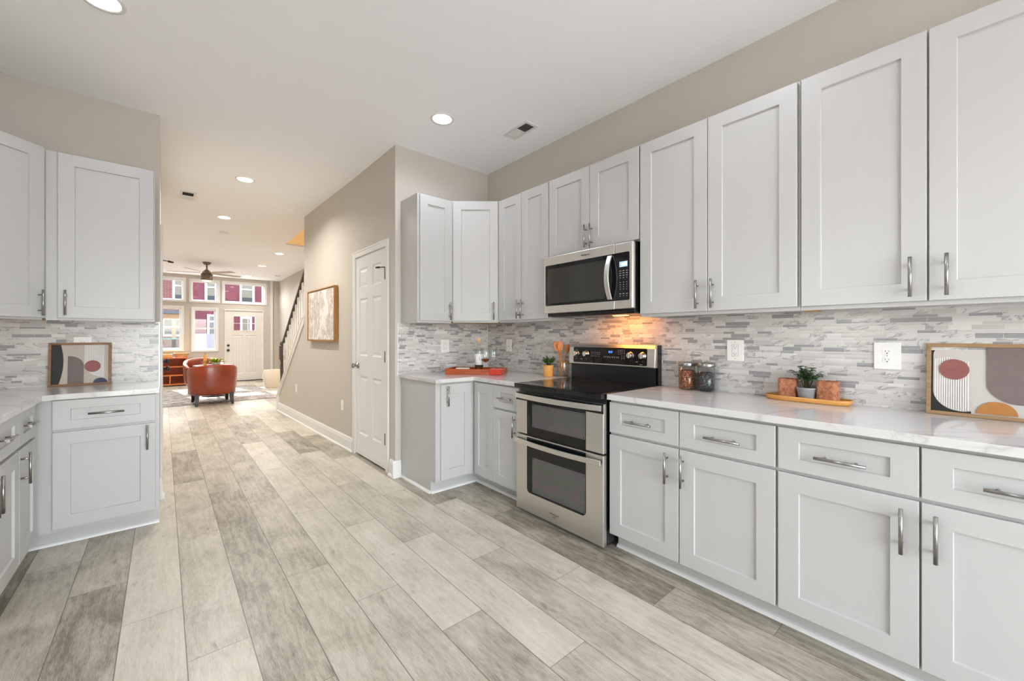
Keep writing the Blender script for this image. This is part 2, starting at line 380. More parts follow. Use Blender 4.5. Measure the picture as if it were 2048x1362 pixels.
t = thing('window_6', 'unseen window added over the side counter to light the cabinets', 'window', (-1.16, .8, 1.08), R(90), kind='structure')  # unseen window, added so side daylight reaches the range wall cabinets
m = MB(); ring(m, -.05, .75, -.05, 1.07, .06, -.02, 0); ring(m, 0, .7, 0, 1.02, .03, .04, .09); m.box(.03, .67, .04, .09, .49, .53); m.build('frame', TRIM, t, bevel=.003)
MB().box(.03, .67, .06, .064, .03, .99).build('pane', GLASS, t)
def panel_slab(mb, x0, x1, z0, z1, panels, y=0, th=.035, dep=.009, glass=()):
    """door slab whose front (y) carries sunk and raised panels; glass = see-through rectangles"""
    allp = list(panels) + list(glass)
    xs = sorted({x0, x1, *[p[0] for p in allp], *[p[1] for p in allp]}); zs = sorted({z0, z1, *[p[2] for p in allp], *[p[3] for p in allp]})
    for a, b in zip(xs, xs[1:]):
        for c, d in zip(zs, zs[1:]):
            mx, mz = (a + b) / 2, (c + d) / 2
            if any(p[0] < mx < p[1] and p[2] < mz < p[3] for p in glass): continue
            inp = any(p[0] < mx < p[1] and p[2] < mz < p[3] for p in panels)
            mb.box(a, b, y + (dep + .004 if inp else 0), y + th, c, d)
    for a, b, c, d in panels:
        def rect(i, yy): return [(a + i, yy, c + i), (b - i, yy, c + i), (b - i, yy, d - i), (a + i, yy, d - i)]
        rs = [rect(0, y), rect(.012, y + dep), rect(.022, y + dep), rect(.045, y + .002)]
        vs = sum(rs, []); fs = []
        for k in range(3):
            for i in range(4):
                j = (i + 1) % 4; fs.append((4 * k + i, 4 * k + j, 4 * k + 4 + j, 4 * k + 4 + i))
        fs.append((12, 13, 14, 15)); mb.add(vs, fs)

# ---- entry door
t = thing('door_1', 'pale entry door with six small panes in the front wall', 'door', (FD[0], FY, 0), kind='structure')
Wd, Hd = FD[1] - FD[0], FD[3]
m = MB(); m.box(-.012, .012, -.012, .1, 0, Hd + .012).box(Wd - .012, Wd + .012, -.012, .1, 0, Hd + .012).box(.012, Wd - .012, -.012, .1, Hd - .012, Hd + .012); m.build('frame', TRIM, t, bevel=.002)
gx = (.195, .712); gz = (1.415, 1.815)
DOORP = mat('door_paint', lin(222, 218, 210), .45, var=.01)
m = MB(); panel_slab(m, .016, Wd - .016, .02, Hd - .016, [(.16, .415, .22, 1.28), (.485, .74, .22, 1.28)], y=.02, glass=[(*gx, *gz)]); sl_ = m.build('slab', DOORP, t)
m = MB()
for x in (.16, .485):
    for k in (1, 2): m.box(x + .05 + k * .052 - .002, x + .05 + k * .052 + .002, .0205, .024, .28, 1.22)
m.build('groove', mat('door_groove', lin(176, 170, 160), .6), sl_)
m = MB(); ring(m, gx[0] - .012, gx[1] + .012, gz[0] - .012, gz[1] + .012, .018, .012, .045)
for k in (1, 2): x = gx[0] + (gx[1] - gx[0]) * k / 3; m.box(x - .007, x + .007, .022, .042, gz[0], gz[1])
m.box(gx[0], gx[1], .022, .042, 1.608, 1.622); m.build('window_grille', TRIM, sl_)
MB().box(gx[0], gx[1], .03, .034, gz[0], gz[1]).build('pane', GLASS, sl_)
for z, nm in ((.87, 'knob'), (1.0, 'deadbolt')):
    m = MB(); m.lathe([(0, 0), (.033, 0), (.033, .012), (.014, .016), (.012, .032), (.027, .042), (.03, .055), (.022, .066), (0, .068)], seg=20) if nm == 'knob' else m.lathe([(0, 0), (.032, 0), (.032, .014), (.02, .02), (0, .021)], seg=20)
    m.xform(Matrix.Translation((.075, .02, z)) @ Matrix.Rotation(R(90), 4, 'X')); m.build(nm, BLACKMAT, sl_)
for z in (.25, 1.0, 1.75): MB().box(Wd - .014, Wd - .002, .008, .02, z - .05, z + .05).build('hinge', BLACKMAT, t)
MB().box(.0, Wd, -.03, .08, 0, .018).build('threshold', DARKMETAL, t)

# ---- pantry door
t = thing('door_2', 'white six panel door between the canvas and the corner cabinets', 'door', (1.56, 4.369, 0), -R(90), kind='structure')
Wd, Hd = .777, 2.076
m = MB()
def casing(m, Wd, Hd, w=.062, y=-.011):
    m.box(-w - .004, -.004, y, 0, 0, Hd + .004 + w).box(Wd + .004, Wd + w + .004, y, 0, 0, Hd + .004 + w).box(-.004, Wd + .004, y, 0, Hd + .004, Hd + .004 + w)
    m.box(-w - .004, -w + .012, y - .004, y, 0, Hd + .004 + w).box(Wd + w - .012, Wd + w + .004, y - .004, y, 0, Hd + .004 + w).box(-w + .012, Wd + w - .012, y - .004, y, Hd + w - .012, Hd + .004 + w)
casing(m, Wd, Hd); m.build('casing', TRIM, t, bevel=.003)
m = MB(); m.box(-.007, -.003, 0, .1, 0, Hd + .008).box(Wd + .003, Wd + .008, 0, .1, 0, Hd + .008).box(-.007, Wd + .007, 0, .1, Hd + .003, Hd + .009); m.build('jamb', TRIM, t)
PC = [(.096, .32), (.444, .665)]; PR = [(1.755, 1.955), (1.05, 1.64), (.235, .84)]
m = MB(); panel_slab(m, 0, Wd, .016, Hd, [(*a, *b) for a in PC for b in PR], y=.003); sl_ = m.build('slab', TRIM, t)
m = MB(); m.lathe([(0, 0), (.032, 0), (.032, .01), (.013, .016), (.012, .034), (.022, .04), (.028, .052), (.024, .064), (0, .07)], seg=24)
m.xform(Matrix.Translation((.06, .003, .945)) @ Matrix.Rotation(R(90), 4, 'X')); m.build('knob', NICKEL, sl_)
for z in (.3, 1.06, 1.83): 
    m = MB(); m.box(Wd - .024, Wd + .001, .0005, .004, z - .05, z + .05).tube([(Wd - .006, -.006, z - .052), (Wd - .006, -.006, z + .052)], .0075, 8); m.build('hinge', DARKMETAL, t)
m = MB(); m.tube([(Wd - .006, -.006, 1.882), (Wd - .006, -.012, 1.889), (Wd - .05, -.045, 1.889)], .005, 6).tube([(Wd - .048, -.043, 1.889), (Wd - .085, -.062, 1.889)], .009, 8); m.build('hinge_stop', DARKMETAL, t)

# ---- passage door seen edge on past the wall end
t = thing('door_3', 'white door seen edge on past the wall end with black knobs', 'door', (-.018, 4.30, 0), R(90), kind='structure')
Wd, Hd = .72, 2.07
m = MB(); casing(m, Wd, Hd, y=-.014); m.build('casing', TRIM, t, bevel=.003)
m = MB(); panel_slab(m, 0, Wd, .012, Hd, [(a * .93, b * .93, *c) for a, b in PC for c in PR], y=-.008, th=.007, dep=.003); sl_ = m.build('slab', TRIM, t)
for z in (.95, 1.02):
    m = MB(); m.lathe([(0, 0), (.03, 0), (.03, .01), (.012, .014), (.012, .03), (.024, .036), (.026, .05), (.02, .056), (0, .057)], seg=20)
    m.xform(Matrix.Translation((Wd - .06, -.008, z)) @ Matrix.Rotation(R(90), 4, 'X')); m.build('knob', BLACKMAT, sl_)
m = MB(); m.box(-.012, .016, -.016, -.008, 1.75, 1.85).tube([(.0, -.014, 1.85), (.0, -.018, 1.862), (.05, -.06, 1.862)], .004, 6).tube([(.04, -.052, 1.862), (.07, -.08, 1.862)], .008, 8); m.build('hinge', DARKMETAL, t)

# ---- baseboards (profile: depth, height)
BP = [(0, 0), (.03, 0), (.03, .008), (.024, .017), (.016, .022), (.016, .105), (.012, .118), (.012, .128), (.006, .142), (0, .145)]
def base(name, p0, p1, out, label):
    p0, p1, out = Vector(p0), Vector(p1), Vector(out); m = MB()
    m.prism([p0 + out * d + Vector((0, 0, h)) for d, h in BP], p1 - p0); struct(m, name, TRIM, label, 'baseboard')
base('baseboard_hall', (hx(4.46), 4.446, 0), (hx(7.72), 7.72, 0), (-1, 0, 0), 'white baseboard under the textured canvas')
base('baseboard_corner', (1.56, 3.40, 0), (1.56, 3.498, 0), (-1, 0, 0), 'short white baseboard between door and corner cabinets')
base('baseboard_end', (1.532, 3.40, 0), (1.612, 3.40, 0), (0, -1, 0), 'white baseboard stub beside the corner cabinet')
base('baseboard_passage', (-.018, 4.102, 0), (-.018, 4.228, 0), (1, 0, 0), 'white baseboard at the wall end past the drawer cabinet')
base('baseboard_front', (-1.16, FY, 0), (FD[0] - .02, FY, 0), (0, -1, 0), 'white baseboard below the front windows')
base('baseboard_entry', (FD[1] + .02, FY, 0), (2.59, FY, 0), (0, -1, 0), 'white baseboard beside the entry door')
base('baseboard_stairs', (2.59, 8.3, 0), (2.59, 13.55, 0), (-1, 0, 0), 'white baseboard along the stair side living room wall')
struct(MB().box(2.37, 2.43, FY - .04, FY - .001, 0, cz(FY)), 'trim_1', TRIM, 'white vertical board beside the entry door', 'trim', bevel=.003)
# stringer cap running down the sloped wall end
m = MB(); w0, w1 = -.022, T + .022
za = ZS; zb = ZS - SL * (YB - YE)
def cap(pts): m.prism([(hx(y) + w0, y, z) for y, z in pts], (w1 - w0, 0, 0))
cap([(YE, za), (YE, za + .03), (YB + .02, zb + .03), (YB + .045, zb), (YB + .045, .0), (YB + .002, 0), (YB + .002, zb - .02)])
m.prism([(hx(y) - .014, y, z) for y, z in [(YE, za), (YB, zb), (YB, 0), (YB - .07, 0), (YB - .07, zb - .06 + .0595), (YE, za - .1)]], (.0135, 0, 0))
struct(m, 'trim_2', TRIM, 'white sloped stringer cap under the stair balusters', 'trim', bevel=.002)

# ---- mosaic backsplashes
struct(MB().box(2.580, 2.589, -1.16, 3.392, .90, 1.47), 'trim_3', TILE_Y, 'marble strip mosaic backsplash along the range wall', 'backsplash')
struct(MB().box(1.583, 2.580, 3.390, 3.399, .90, 1.375), 'trim_4', TILE_X, 'marble strip mosaic backsplash behind the wine tray', 'backsplash')
struct(MB().box(-1.159, -.024, 4.120, 4.129, .90, 1.36), 'trim_5', TILE_X, 'marble strip mosaic backsplash behind the small framed print', 'backsplash')
struct(MB().box(1.575, 1.583, 3.387, 3.3995, .90, 1.375), 'trim_6', TRIM, 'white edge strip ending the corner backsplash', 'trim')
struct(MB().box(2.576, 2.580, 3.386, 3.390, .915, 1.372), 'trim_8', TRIM, 'thin white corner joint of the backsplash behind the wine glasses', 'trim')
struct(MB().box(-.024, -.018, 4.116, 4.1295, .90, 1.36), 'trim_7', STEEL, 'metal edge strip ending the backsplash at the passage', 'trim')

# ================================================================== ceiling fittings
LENS = emit('lit_lens', (1, .97, .92), 7.0)
def downlight(i, x, y, label, power, col):
    t = thing('recessed_light', label, 'ceiling light', (x, y, cz(y)), 0, 'recessed ceiling lights')
    MB().lathe([(.072, -.001), (.075, -.004), (.09, -.005), (.093, -.001), (.093, 0)], seg=36).build('trim_ring', TRIM, t)
    MB().lathe([(0, -.0035), (.07, -.003), (.073, -.0005)], seg=36).build('lens', LENS, t)
    area('lamp', (0, 0, -.012), .13, power, col, t, spread=R(148))
KC, LC = (.92, .97, 1.08), (1, .98, .95)
for i, (x, y, l, p, c) in enumerate([
    (-.235, 2.905, 'round ceiling light cut by the top edge of the picture', KP, KC), (1.655, 2.76, 'round ceiling light beside the air register over the range', KP, KC),
    (.672, 5.2, 'round ceiling light nearest the square hall vent', 18, (1, .95, .88)), (.655, 6.98, 'round ceiling light between the hall vent and smoke alarm', LP, LC),
    (1.77, 9.2, 'round ceiling light nearest the stairwell opening', LP, LC), (1.75, 10.95, 'round ceiling light midway between stairwell opening and front wall', LP, LC), (1.73, 12.85, 'round ceiling light nearest the front wall', LP * .5, LC),
    (-.235, .9, 'round ceiling light over the side counter out of view', KP, KC), (1.655, .8, 'round ceiling light over the long counter out of view', KP, KC),
    (-.235, -1.2, 'round ceiling light behind the viewer by the patio', KP, KC), (1.655, -1.2, 'round ceiling light behind the viewer by the long counter', KP, KC),
    (-.45, 9.2, 'unseen ceiling light added behind the passage wall to brighten the living room', LP, LC), (-.45, 11.4, 'unseen ceiling light added above the shelf unit to brighten the living room', LP, LC)]): downlight(i, x, y, l, p, c)  # last pair is unseen, added to brighten the living room
def register(x0, x1, y0, y1, label):
    t = thing('air_register', label, 'air vent', ((x0 + x1) / 2, (y0 + y1) / 2, cz((y0 + y1) / 2)))
    a, b = (x1 - x0) / 2, (y1 - y0) / 2
    m = MB(); m.box(-a, a, -b, -b + .028, -.006, 0).box(-a, a, b - .028, b, -.006, 0).box(-a, -a + .024, -b + .028, b - .028, -.006, 0).box(a - .024, a, -b + .028, b - .028, -.006, 0).box(-a + .024, a - .024, -.006, .006, -.006, 0)
    m.build('frame', TRIM, t, bevel=.0015)
    MB().box(-a + .024, a - .024, -b + .028, b - .028, -.0012, -.0002).build('duct', SLOT, t)
    for sgn in (-1, 1):
        m = MB(); n = 9
        for k in range(n):
            y = sgn * (.012 + (b - .044) * (k + .5) / n); s = .004 * sgn
            m.add([(-a + .024, y - .004 * sgn - s * .4, -.001), (a - .024, y - .004 * sgn - s * .4, -.001), (a - .024, y + .002 * sgn + s * .4, -.0055), (-a + .024, y + .002 * sgn + s * .4, -.0055)], [(0, 1, 2, 3)])
        m.build('louver', TRIM, t)
register(2.165, 2.305, 2.345, 2.64, 'white ceiling air register near the upper wall cabinets')
register(.15, .30, 6.03, 6.38, 'white ceiling vent in the hall ceiling near the wall end')
def alarm(x, y, label):
    t = thing('smoke_alarm', label, 'smoke alarm', (x, y, cz(y)))
    MB().lathe([(0, -.034), (.03, -.034), (.055, -.028), (.062, -.015), (.062, 0)], seg=28).build('cover', WHITEPLASTIC, t)
    MB().lathe([(.062, -.010), (.068, -.008), (.068, 0)], seg=28).build('base_plate', TRIM, t)
alarm(.74, 7.93, 'round white smoke alarm between hall lights and ceiling fan'); alarm(2.33, 12.3, 'small white smoke alarm near the front wall corner')
# ================================================================== kitchen cabinets
def pull(parent, x, z, vertical, L=.158, y=0):
    m = MB(); r = .006; so = .032; c = .048
    if vertical:
        m.tube([(0, -so, -L / 2), (0, -so, L / 2)], r, 12)
        for s in (-1, 1): m.tube([(0, 0, s * c), (0, -so, s * c)], .0045, 8)
    else:
        m.tube([(-L / 2, -so, 0), (L / 2, -so, 0)], r, 12)
        for s in (-1, 1): m.tube([(s * c, 0, 0), (s * c, -so, 0)], .0045, 8)
    return m.build('handle', NICKEL, parent, loc=(x, y, z))
def door(t, x0, x1, z0, z1, h=None, drawer=False, st=.073, rl=.073):
    m = MB(); xc, zc = (x0 + x1) / 2, (z0 + z1) / 2
    m.shaker(x0 - xc, x1 - xc, z0 - zc, z1 - zc, st=st, rl=.052 if drawer else rl)
    d = m.build('drawer' if drawer else 'door', CAB, t, loc=(xc, 0, zc))
    if h: pull(d, h[0] - xc, h[1] - zc, not drawer, y=.0095 if (drawer and abs(h[1] - zc) < .03) else 0)
    return d
TZ0, TZ1, DZ0, DZ1 = .105, .68, .694, .869
def base_cab(label, loc, rz, Wc, D, doors, drawers, toe_l=0, toe_r=0, group='white base cabinets'):
    t = thing('base_cabinet', label, 'cabinet', loc, rz, group)
    MB().box(0, Wc, .0195, D, .10, .878).build('carcass', CAB, t)
    MB().box(toe_l, Wc - toe_r, .092, D, 0, .10).build('toe_kick', CAB, t)
    MB().prism([(toe_l, .092, 0), (toe_l, .074, 0), (toe_l, .0755, .008), (toe_l, .081, .0145), (toe_l, .092, .018)], (Wc - toe_r - toe_l, 0, 0)).build('shoe_molding', TRIM, t)
    for d in doors: door(t, *d)
    for d in drawers: door(t, *d[:4], h=d[4], drawer=True)
    return t
def wall_cab(label, loc, rz, Wc, D, z0, z1, doors, group='white wall cabinets', name='wall_cabinet'):
    t = thing(name, label, 'cabinet', loc, rz, group)
    m = MB(); m.box(0, Wc, .0195, .036, z0, z1).box(0, .015, .036, D, z0, z1).box(Wc - .015, Wc, .036, D, z0, z1).box(.015, Wc - .015, .036, D, z0 + .014, z1); m.build('carcass', CAB, t)
    MB().box(.016, Wc - .016, .037, D, z0 + .008, z0 + .0138).build('bottom_panel', CAB, t)
    for d in doors: door(t, *d)
    return t
RX = 1.97; RQ = -R(90)
def ry(y_left, y): return y_left - y
# range wall, base run
y0 = 1.422
base_cab('white base cabinet with two drawers beside the range', (RX, y0, 0), RQ, .851, .61,
         [(.003, .419, TZ0, TZ1, (.360, .577)), (.424, .846, TZ0, TZ1, (.444, .577))], [(.003, .419, DZ0, DZ1, (.196, .773)), (.424, .846, DZ0, DZ1, (.632, .768))])
y0 = .571
base_cab('white base cabinet below the large framed print', (RX, y0, 0), RQ, .86, .61,
         [(.005, .427, TZ0, TZ1, (.384, .573)), (.433, .853, TZ0, TZ1, (.468, .573))], [(.005, .427, DZ0, DZ1, (.212, .769)), (.433, .853, DZ0, DZ1, (.65, .769))])
base_cab('white base cabinet ending the long counter out of view', (RX, -.292, 0), RQ, .85, .61,
         [(.005, .423, TZ0, TZ1, (.38, .573)), (.428, .845, TZ0, TZ1, (.468, .573))], [(.005, .423, DZ0, DZ1, (.21, .769)), (.428, .845, DZ0, DZ1, (.64, .769))])
# narrow drawer cabinet and the inside corner
base_cab('narrow white base cabinet with one drawer between range and corner', (RX, 2.524, 0), RQ, .322, .61,
         [(.004, .316, TZ0, TZ1, (.272, .585))], [(.004, .316, DZ0, DZ1, (.16, .775))], toe_l=0)
t = thing('corner_base_cabinet', 'white corner base cabinet with folding doors under the wine tray', 'cabinet', (1.615, 2.775, 0), 0, 'white base cabinets')
m = MB(); m.box(0, .965, .0195, .615, .10, .878).box(.375, .965, -.2505, .0195, .10, .878); m.build('carcass', CAB, t)
m = MB(); m.box(0, .93, .092, .61, 0, .10).box(.447, .93, -.2505, .092, 0, .10); m.build('toe_kick', CAB, t)
m = MB(); m.prism([(-.0, .092, 0), (-.0, .074, 0), (-.0, .0755, .008), (0, .081, .0145), (0, .092, .018)], (.447, 0, 0))
m.prism([(.447, .0915, 0), (.429, .0915, 0), (.4305, .0915, .008), (.436, .0915, .0145), (.447, .0915, .018)], (0, -.342, 0))
m.prism([(0, .092, 0), (-.018, .092, 0), (-.0165, .092, .008), (-.011, .092, .0145), (0, .092, .018)], (0, .53, 0)); m.build('shoe_molding', TRIM, t)
door(t, .040, .327, TZ0 + .01, DZ1, (.092, .777), st=.065, rl=.078)
m = MB(); m.shaker(-.126, .126, TZ0, DZ1, st=.06, rl=.078); d = m.build('door', CAB, t, loc=(.355, -.126, 0)); d.rotation_euler = (0, 0, RQ)
# wall cabinets on the range wall
UX = 2.265; UB, UT = 1.372, 2.456
du, dv = 1.39, 2.45
hz = 1.477
wall_cab('white two door wall cabinet between the microwave and corner', (UX, 2.818, 0), RQ, .62, .32, UB, UT, [(.004, .301, du, dv, (.276, hz)), (.305, .616, du, dv, (.326, hz))])
wall_cab('short white wall cabinet above the microwave', (UX, 2.197, 0), RQ, .789, .32, 1.853, UT, [(.003, .394, 1.862, dv, (.372, 1.952)), (.398, .784, 1.862, dv, (.42, 1.952))])
wall_cab('white two door wall cabinet above the spice jars', (UX, 1.406, 0), RQ, .842, .32, UB, UT, [(.004, .416, du, dv, (.366, 1.483)), (.42, .833, du, dv, (.448, 1.483))])
ww = wall_cab('white two door wall cabinet above the large framed print', (UX, .562, 0), RQ, .85, .32, UB, UT, [(.006, .418, du, dv, (.373, 1.485)), (.424, .846, du, dv, (.472, 1.485))])
wall_cab('white two door wall cabinet ending the long run out of view', (UX, -.292, 0), RQ, .85, .32, UB, UT, [(.006, .423, du, dv, (.373, 1.485)), (.428, .846, du, dv, (.472, 1.485))])
MB().box(.006, .05, .040, .16, UB - .003, UB + .0085).build('raw_edge', PLY, ww)
wall_cab('narrow white wall cabinet nearest the greige wall corner', (1.615, 3.075, 0), 0, .333, .32, UB - .006, UT, [(.018, .33, du - .006, dv - .003, (.30, 1.472))])
def diag_cab(label, outline, zb, zt, p0, p1, doorspec):
    """wall cabinet across an inside corner; p0, p1 the two ends of its front"""
    d = Vector(p1) - Vector(p0); L = d.length; a = math.atan2(d.y, d.x)
    t = thing('corner_wall_cabinet', label, 'cabinet', (p0[0], p0[1], 0), a, 'white wall cabinets')
    Mi = (Matrix.Translation((p0[0], p0[1], 0)) @ Matrix.Rotation(a, 4, 'Z')).inverted()
    pts = [Mi @ Vector((x, y, 0)) for x, y in outline]
    m = MB(); m.prism([(p.x, p.y, zb + .012) for p in pts], (0, 0, zt - zb - .012)); m.box(0, L, .0195, .036, zb, zb + .03); m.build('carcass', CAB, t)
    cx = sum(p.x for p in pts) / len(pts); cy = sum(p.y for p in pts) / len(pts)
    m = MB(); m.prism([(cx + (p.x - cx) * .9, cy + (p.y - cy) * .9, zb + .006) for p in pts], (0, 0, .0055)); m.build('bottom_panel', PLY, t)
    door(t, *doorspec(L)); return t
nrm = Vector((.26, .315)).normalized() * .0195
diag_cab('white corner wall cabinet set diagonally above the wine tray', [(1.949, 3.394), (2.585, 3.394), (2.585, 2.8185), (2.265 + nrm.x, 2.8185), (1.949, 3.075 + nrm.y)],
         UB, UT, (1.95, 3.075), (2.265, 2.815), lambda L: (.004, L - .005, du - .003, dv, (L - .042, 1.475)))
# side run: wall cabinets
diag_cab('white diagonal corner wall cabinet at the picture edge', [(-1.155, 4.115), (-.557, 4.115), (-.557, 3.806 + .028), (-.861, 3.501 + .028), (-1.155, 3.501 + .028)],
         1.352, 2.425, (-.861, 3.501), (-.556, 3.806), lambda L: (.004, L - .003, 1.367, 2.425, (L - .033, 1.457)))
wall_cab('white single door wall cabinet above the small framed print', (-.556, 3.806, 0), 0, .511, .31, 1.352, 2.418, [(.053, .506, 1.367, 2.414, (.088, 1.464))])
# side run: base cabinets
t = base_cab('white base cabinet with wide drawer below the small framed print', (-.643, 3.54, 0), 0, .625, .58, [(.153, .606, .117, .684, (.566, .60))], [(.153, .606, .699, .872, (.38, .783))])
LX = -.54
base_cab('narrow white base cabinet at the inside corner of the side run', (LX, 3.105, 0), R(90), .415, .61, [(.02, .362, .113, .68, (.04, .585))], [(.02, .362, .698, .872, (.19, .785))])
base_cab('white two door base cabinet nearest the viewer in the side run', (LX, 2.205, 0), R(90), .9, .61, [(.01, .446, .113, .68, (.42, .585)), (.45, .905, .113, .68, (.478, .585))], [(.01, .446, .698, .872, (.23, .785)), (.45, .905, .698, .872, (.68, .785))])

# ================================================================== worktops
def top(pts, z0, z1, label):
    m = MB(); m.prism([(x, y, z0) for x, y in pts], (0, 0, z1 - z0)); return tag(m.build('countertop', QUARTZ, bevel=.002), label, 'countertop', 'white quartz countertops')
top([(1.95, -1.155), (2.579, -1.155), (2.579, 1.424), (1.95, 1.424)], .8835, .915, 'white veined quartz countertop carrying the jars and large print')
top([(1.595, 2.755), (1.95, 2.755), (1.95, 2.20), (2.579, 2.20), (2.579, 3.389), (1.595, 3.389)], .8835, .915, 'white veined quartz corner countertop carrying the wine tray')
top([(-.52, 2.2), (-.52, 3.475), (-.475, 3.52), (-.016, 3.52), (-.016, 4.119), (-1.158, 4.119), (-1.158, 2.2)], .879, .911, 'white veined quartz countertop carrying the small framed print')

# ================================================================== range
t = thing('range', 'stainless steel double oven range with black glass top', 'range', (1.93, 2.193, 0), RQ)
Wr = .76
m = MB(); m.box(.004, Wr - .004, .034, .64, .03, .885); m.build('body', BLACK, t, bevel=.002)
for x in (.05, Wr - .05):
    for y in (.1, .58): MB().lathe([(0, 0), (.02, 0), (.02, .008), (.01, .012), (.01, .03)], (x, y, 0), 12).build('foot', BLACK, t)
m = MB(); m.box(-.001, Wr + .001, -.022, .575, .886, .918); ct = m.build('cooktop', BLACKGLASS, t, bevel=.004)
RING = mat('burner_mark', (.05, .05, .052), .2, var=0)
m = MB()
for x, y, r in ((.2, .14, .105), (.56, .14, .115), (.2, .42, .08), (.56, .42, .08), (.38, .46, .05)):
    m.lathe([(r, .9182), (r + .002, .9184), (r + .004, .9182)], (x, y, 0), 40)
m.build('burner_ring', RING, ct)
DARKGLASS = G('oven_glass')
_o = DARKGLASS.xyz(DARKGLASS.obj()); _n = DARKGLASS.noise(DARKGLASS.vec(DARKGLASS.m('MULTIPLY', _o[0], 3), 0, DARKGLASS.m('MULTIPLY', _o[2], 5)), 2.2, 2)
DARKGLASS.set(Base_Color=DARKGLASS.ramp(_n, (.3, (.10, .075, .10)), (.5, (.09, .10, .08)), (.7, (.13, .085, .105))), Roughness=.06); DARKGLASS = DARKGLASS.mat
def rrect(x0, x1, z0, z1, y, r, corners=(1, 1, 1, 1), n=6):
    """rounded rectangle outline in the xz plane; corners bl, br, tr, tl"""
    pts = []
    for (cx, cz_, a0, k) in ((x0 + r, z0 + r, pi, 0), (x1 - r, z0 + r, 1.5 * pi, 1), (x1 - r, z1 - r, 0, 2), (x0 + r, z1 - r, .5 * pi, 3)):
        if corners[k]:
            for i in range(n + 1): a = a0 + .5 * pi * i / n; pts.append((cx + r * cos(a), y, cz_ + r * sin(a)))
        else: pts.append(((x0, x1, x1, x0)[k], y, (z0, z0, z1, z1)[k]))
    return pts
def bow(parent, x0, x1, z0, z1, ya, yb, n=16, th=.012, name='handle'):
    """flat bar handle bowing outwards from ya at the ends to yb in the middle"""
    m = MB(); vs = []; fs = []
    for i in range(n + 1):
        s = i / n; x = x0 + (x1 - x0) * s; y = ya + (yb - ya) * (1 - (2 * s - 1) ** 2)
        vs += [(x, y, z0), (x, y, z1), (x, y + th, z1), (x, y + th, z0)]
    for i in range(n):
        for k in range(4): a, b = i * 4 + k, i * 4 + (k + 1) % 4; fs.append((a, b, b + 4, a + 4))
    fs += [(3, 2, 1, 0), tuple(n * 4 + k for k in range(4))]
    m.add(vs, fs, False); h = m.build(name, STEEL, parent, bevel=.002, fix=True)
    m = MB(); zc = (z0 + z1) / 2
    for x in (x0 + .02, x1 - .02): MB().box(x - .012, x + .012, ya + .006, 0, z0 + .004, z1 - .004).build('end_bracket', BLACK, h)
    return h
def oven(z0, z1, gz0, gz1, iz0, iz1, hz0, hz1, name, logo=False):
    m = MB(); m.box(0, Wr, 0, .033, z0, z1); d = m.build(name, STEEL, t, bevel=.003)
    m = MB(); m.prism(rrect(.113, .632, gz0, gz1, -.0022, .03, (1, 1, 0, 0) if logo else (0, 0, 0, 0)), (0, .004, 0)); g_ = m.build('glass', BLACKGLASS, d)
    m = MB(); m.prism(rrect(.175, .622, iz0, iz1, -.0026, .012), (0, .002, 0)); w_ = m.build('window', DARKGLASS, g_)
    m = MB(); ring(m, .170, .627, iz0 - .005, iz1 + .005, .003, -.0032, -.001); m.build('window_edge', mat('window_edge', (.16, .16, .16), .3, var=0), g_)
    bow(d, -.002, .75, hz0, hz1, -.014 if not logo else -.022, -.05); return d
u = oven(.566, .855, .5665, .82, .632, .778, .815, .848, 'upper_door')
MB().box(.0, Wr, -.0018, .002, .799, .8545).build('vent_band', BLACK, u)
l = oven(.026, .555, .163, .548, .185, .41, .50, .531, 'lower_door', True)
text('logo', 'Whirlpool', .019, mat('logo_grey', (.1, .1, .1), .4, var=0), l, (.372, -.0012, .088))
text('logo', 'GOLD', .011, mat('logo_grey', (.1, .1, .1), .4, var=0), l, (.372, -.0012, .07))
# control console at the back
m = MB(); m.box(.012, Wr - .008, .583, .645, .915, 1.05); m.build('riser', BLACK, t, bevel=.003)
m = MB(); m.prism([(0, .566, 1.034), (0, .572, 1.165), (0, .585, 1.188), (0, .61, 1.194), (0, .645, 1.194), (0, .645, 1.034)], (Wr, 0, 0)); cs = m.build('console', STEEL, t, bevel=.006, fix=True)
MB().box(Wr, Wr + .004, .60, .645, .915, 1.19).build('side_cap', BLACK, cs)
m = MB(); sy = lambda z: .566 + (z - 1.034) * .006 / .131
m.prism([(x, sy(z) - .0012, z) for x, y, z in rrect(.048, .70, 1.046, 1.166, 0, .008)], (0, .003, 0)); cg = m.build('control_panel', BLACKGLASS, cs)
KN = mat('knob_steel', lin(205, 200, 192), .25, 1, var=.02)
for x in (.082, .178, .572, .668):
    m = MB(); m.lathe([(0, 0), (.026, 0), (.026, .004), (.022, .006), (.0205, .026), (.018, .029), (0, .029)], seg=28)
    m.xform(Matrix.Translation((x, sy(1.115) - .0012, 1.115)) @ Matrix.Rotation(R(90), 4, 'X')); m.box(x - .005, x + .005, sy(1.115) - .037, sy(1.115) - .028, 1.097, 1.133); m.build('knob', KN, cs, bevel=.0012)
BLUE = emit('blue_digits', (.06, .2, 1.0), 2.2); PRINT = mat('panel_print', (.5, .5, .5), .5, var=0)
text('clock_digits', '8:57', .021, BLUE, cg, (.402, sy(1.134) - .0016, 1.134))
m = MB(); rnd = random.Random(3)
def mark(x, z, wd, h=.0025): m.box(x - wd / 2, x + wd / 2, sy(z) - .0018, sy(z) - .0013, z - h / 2, z + h / 2)
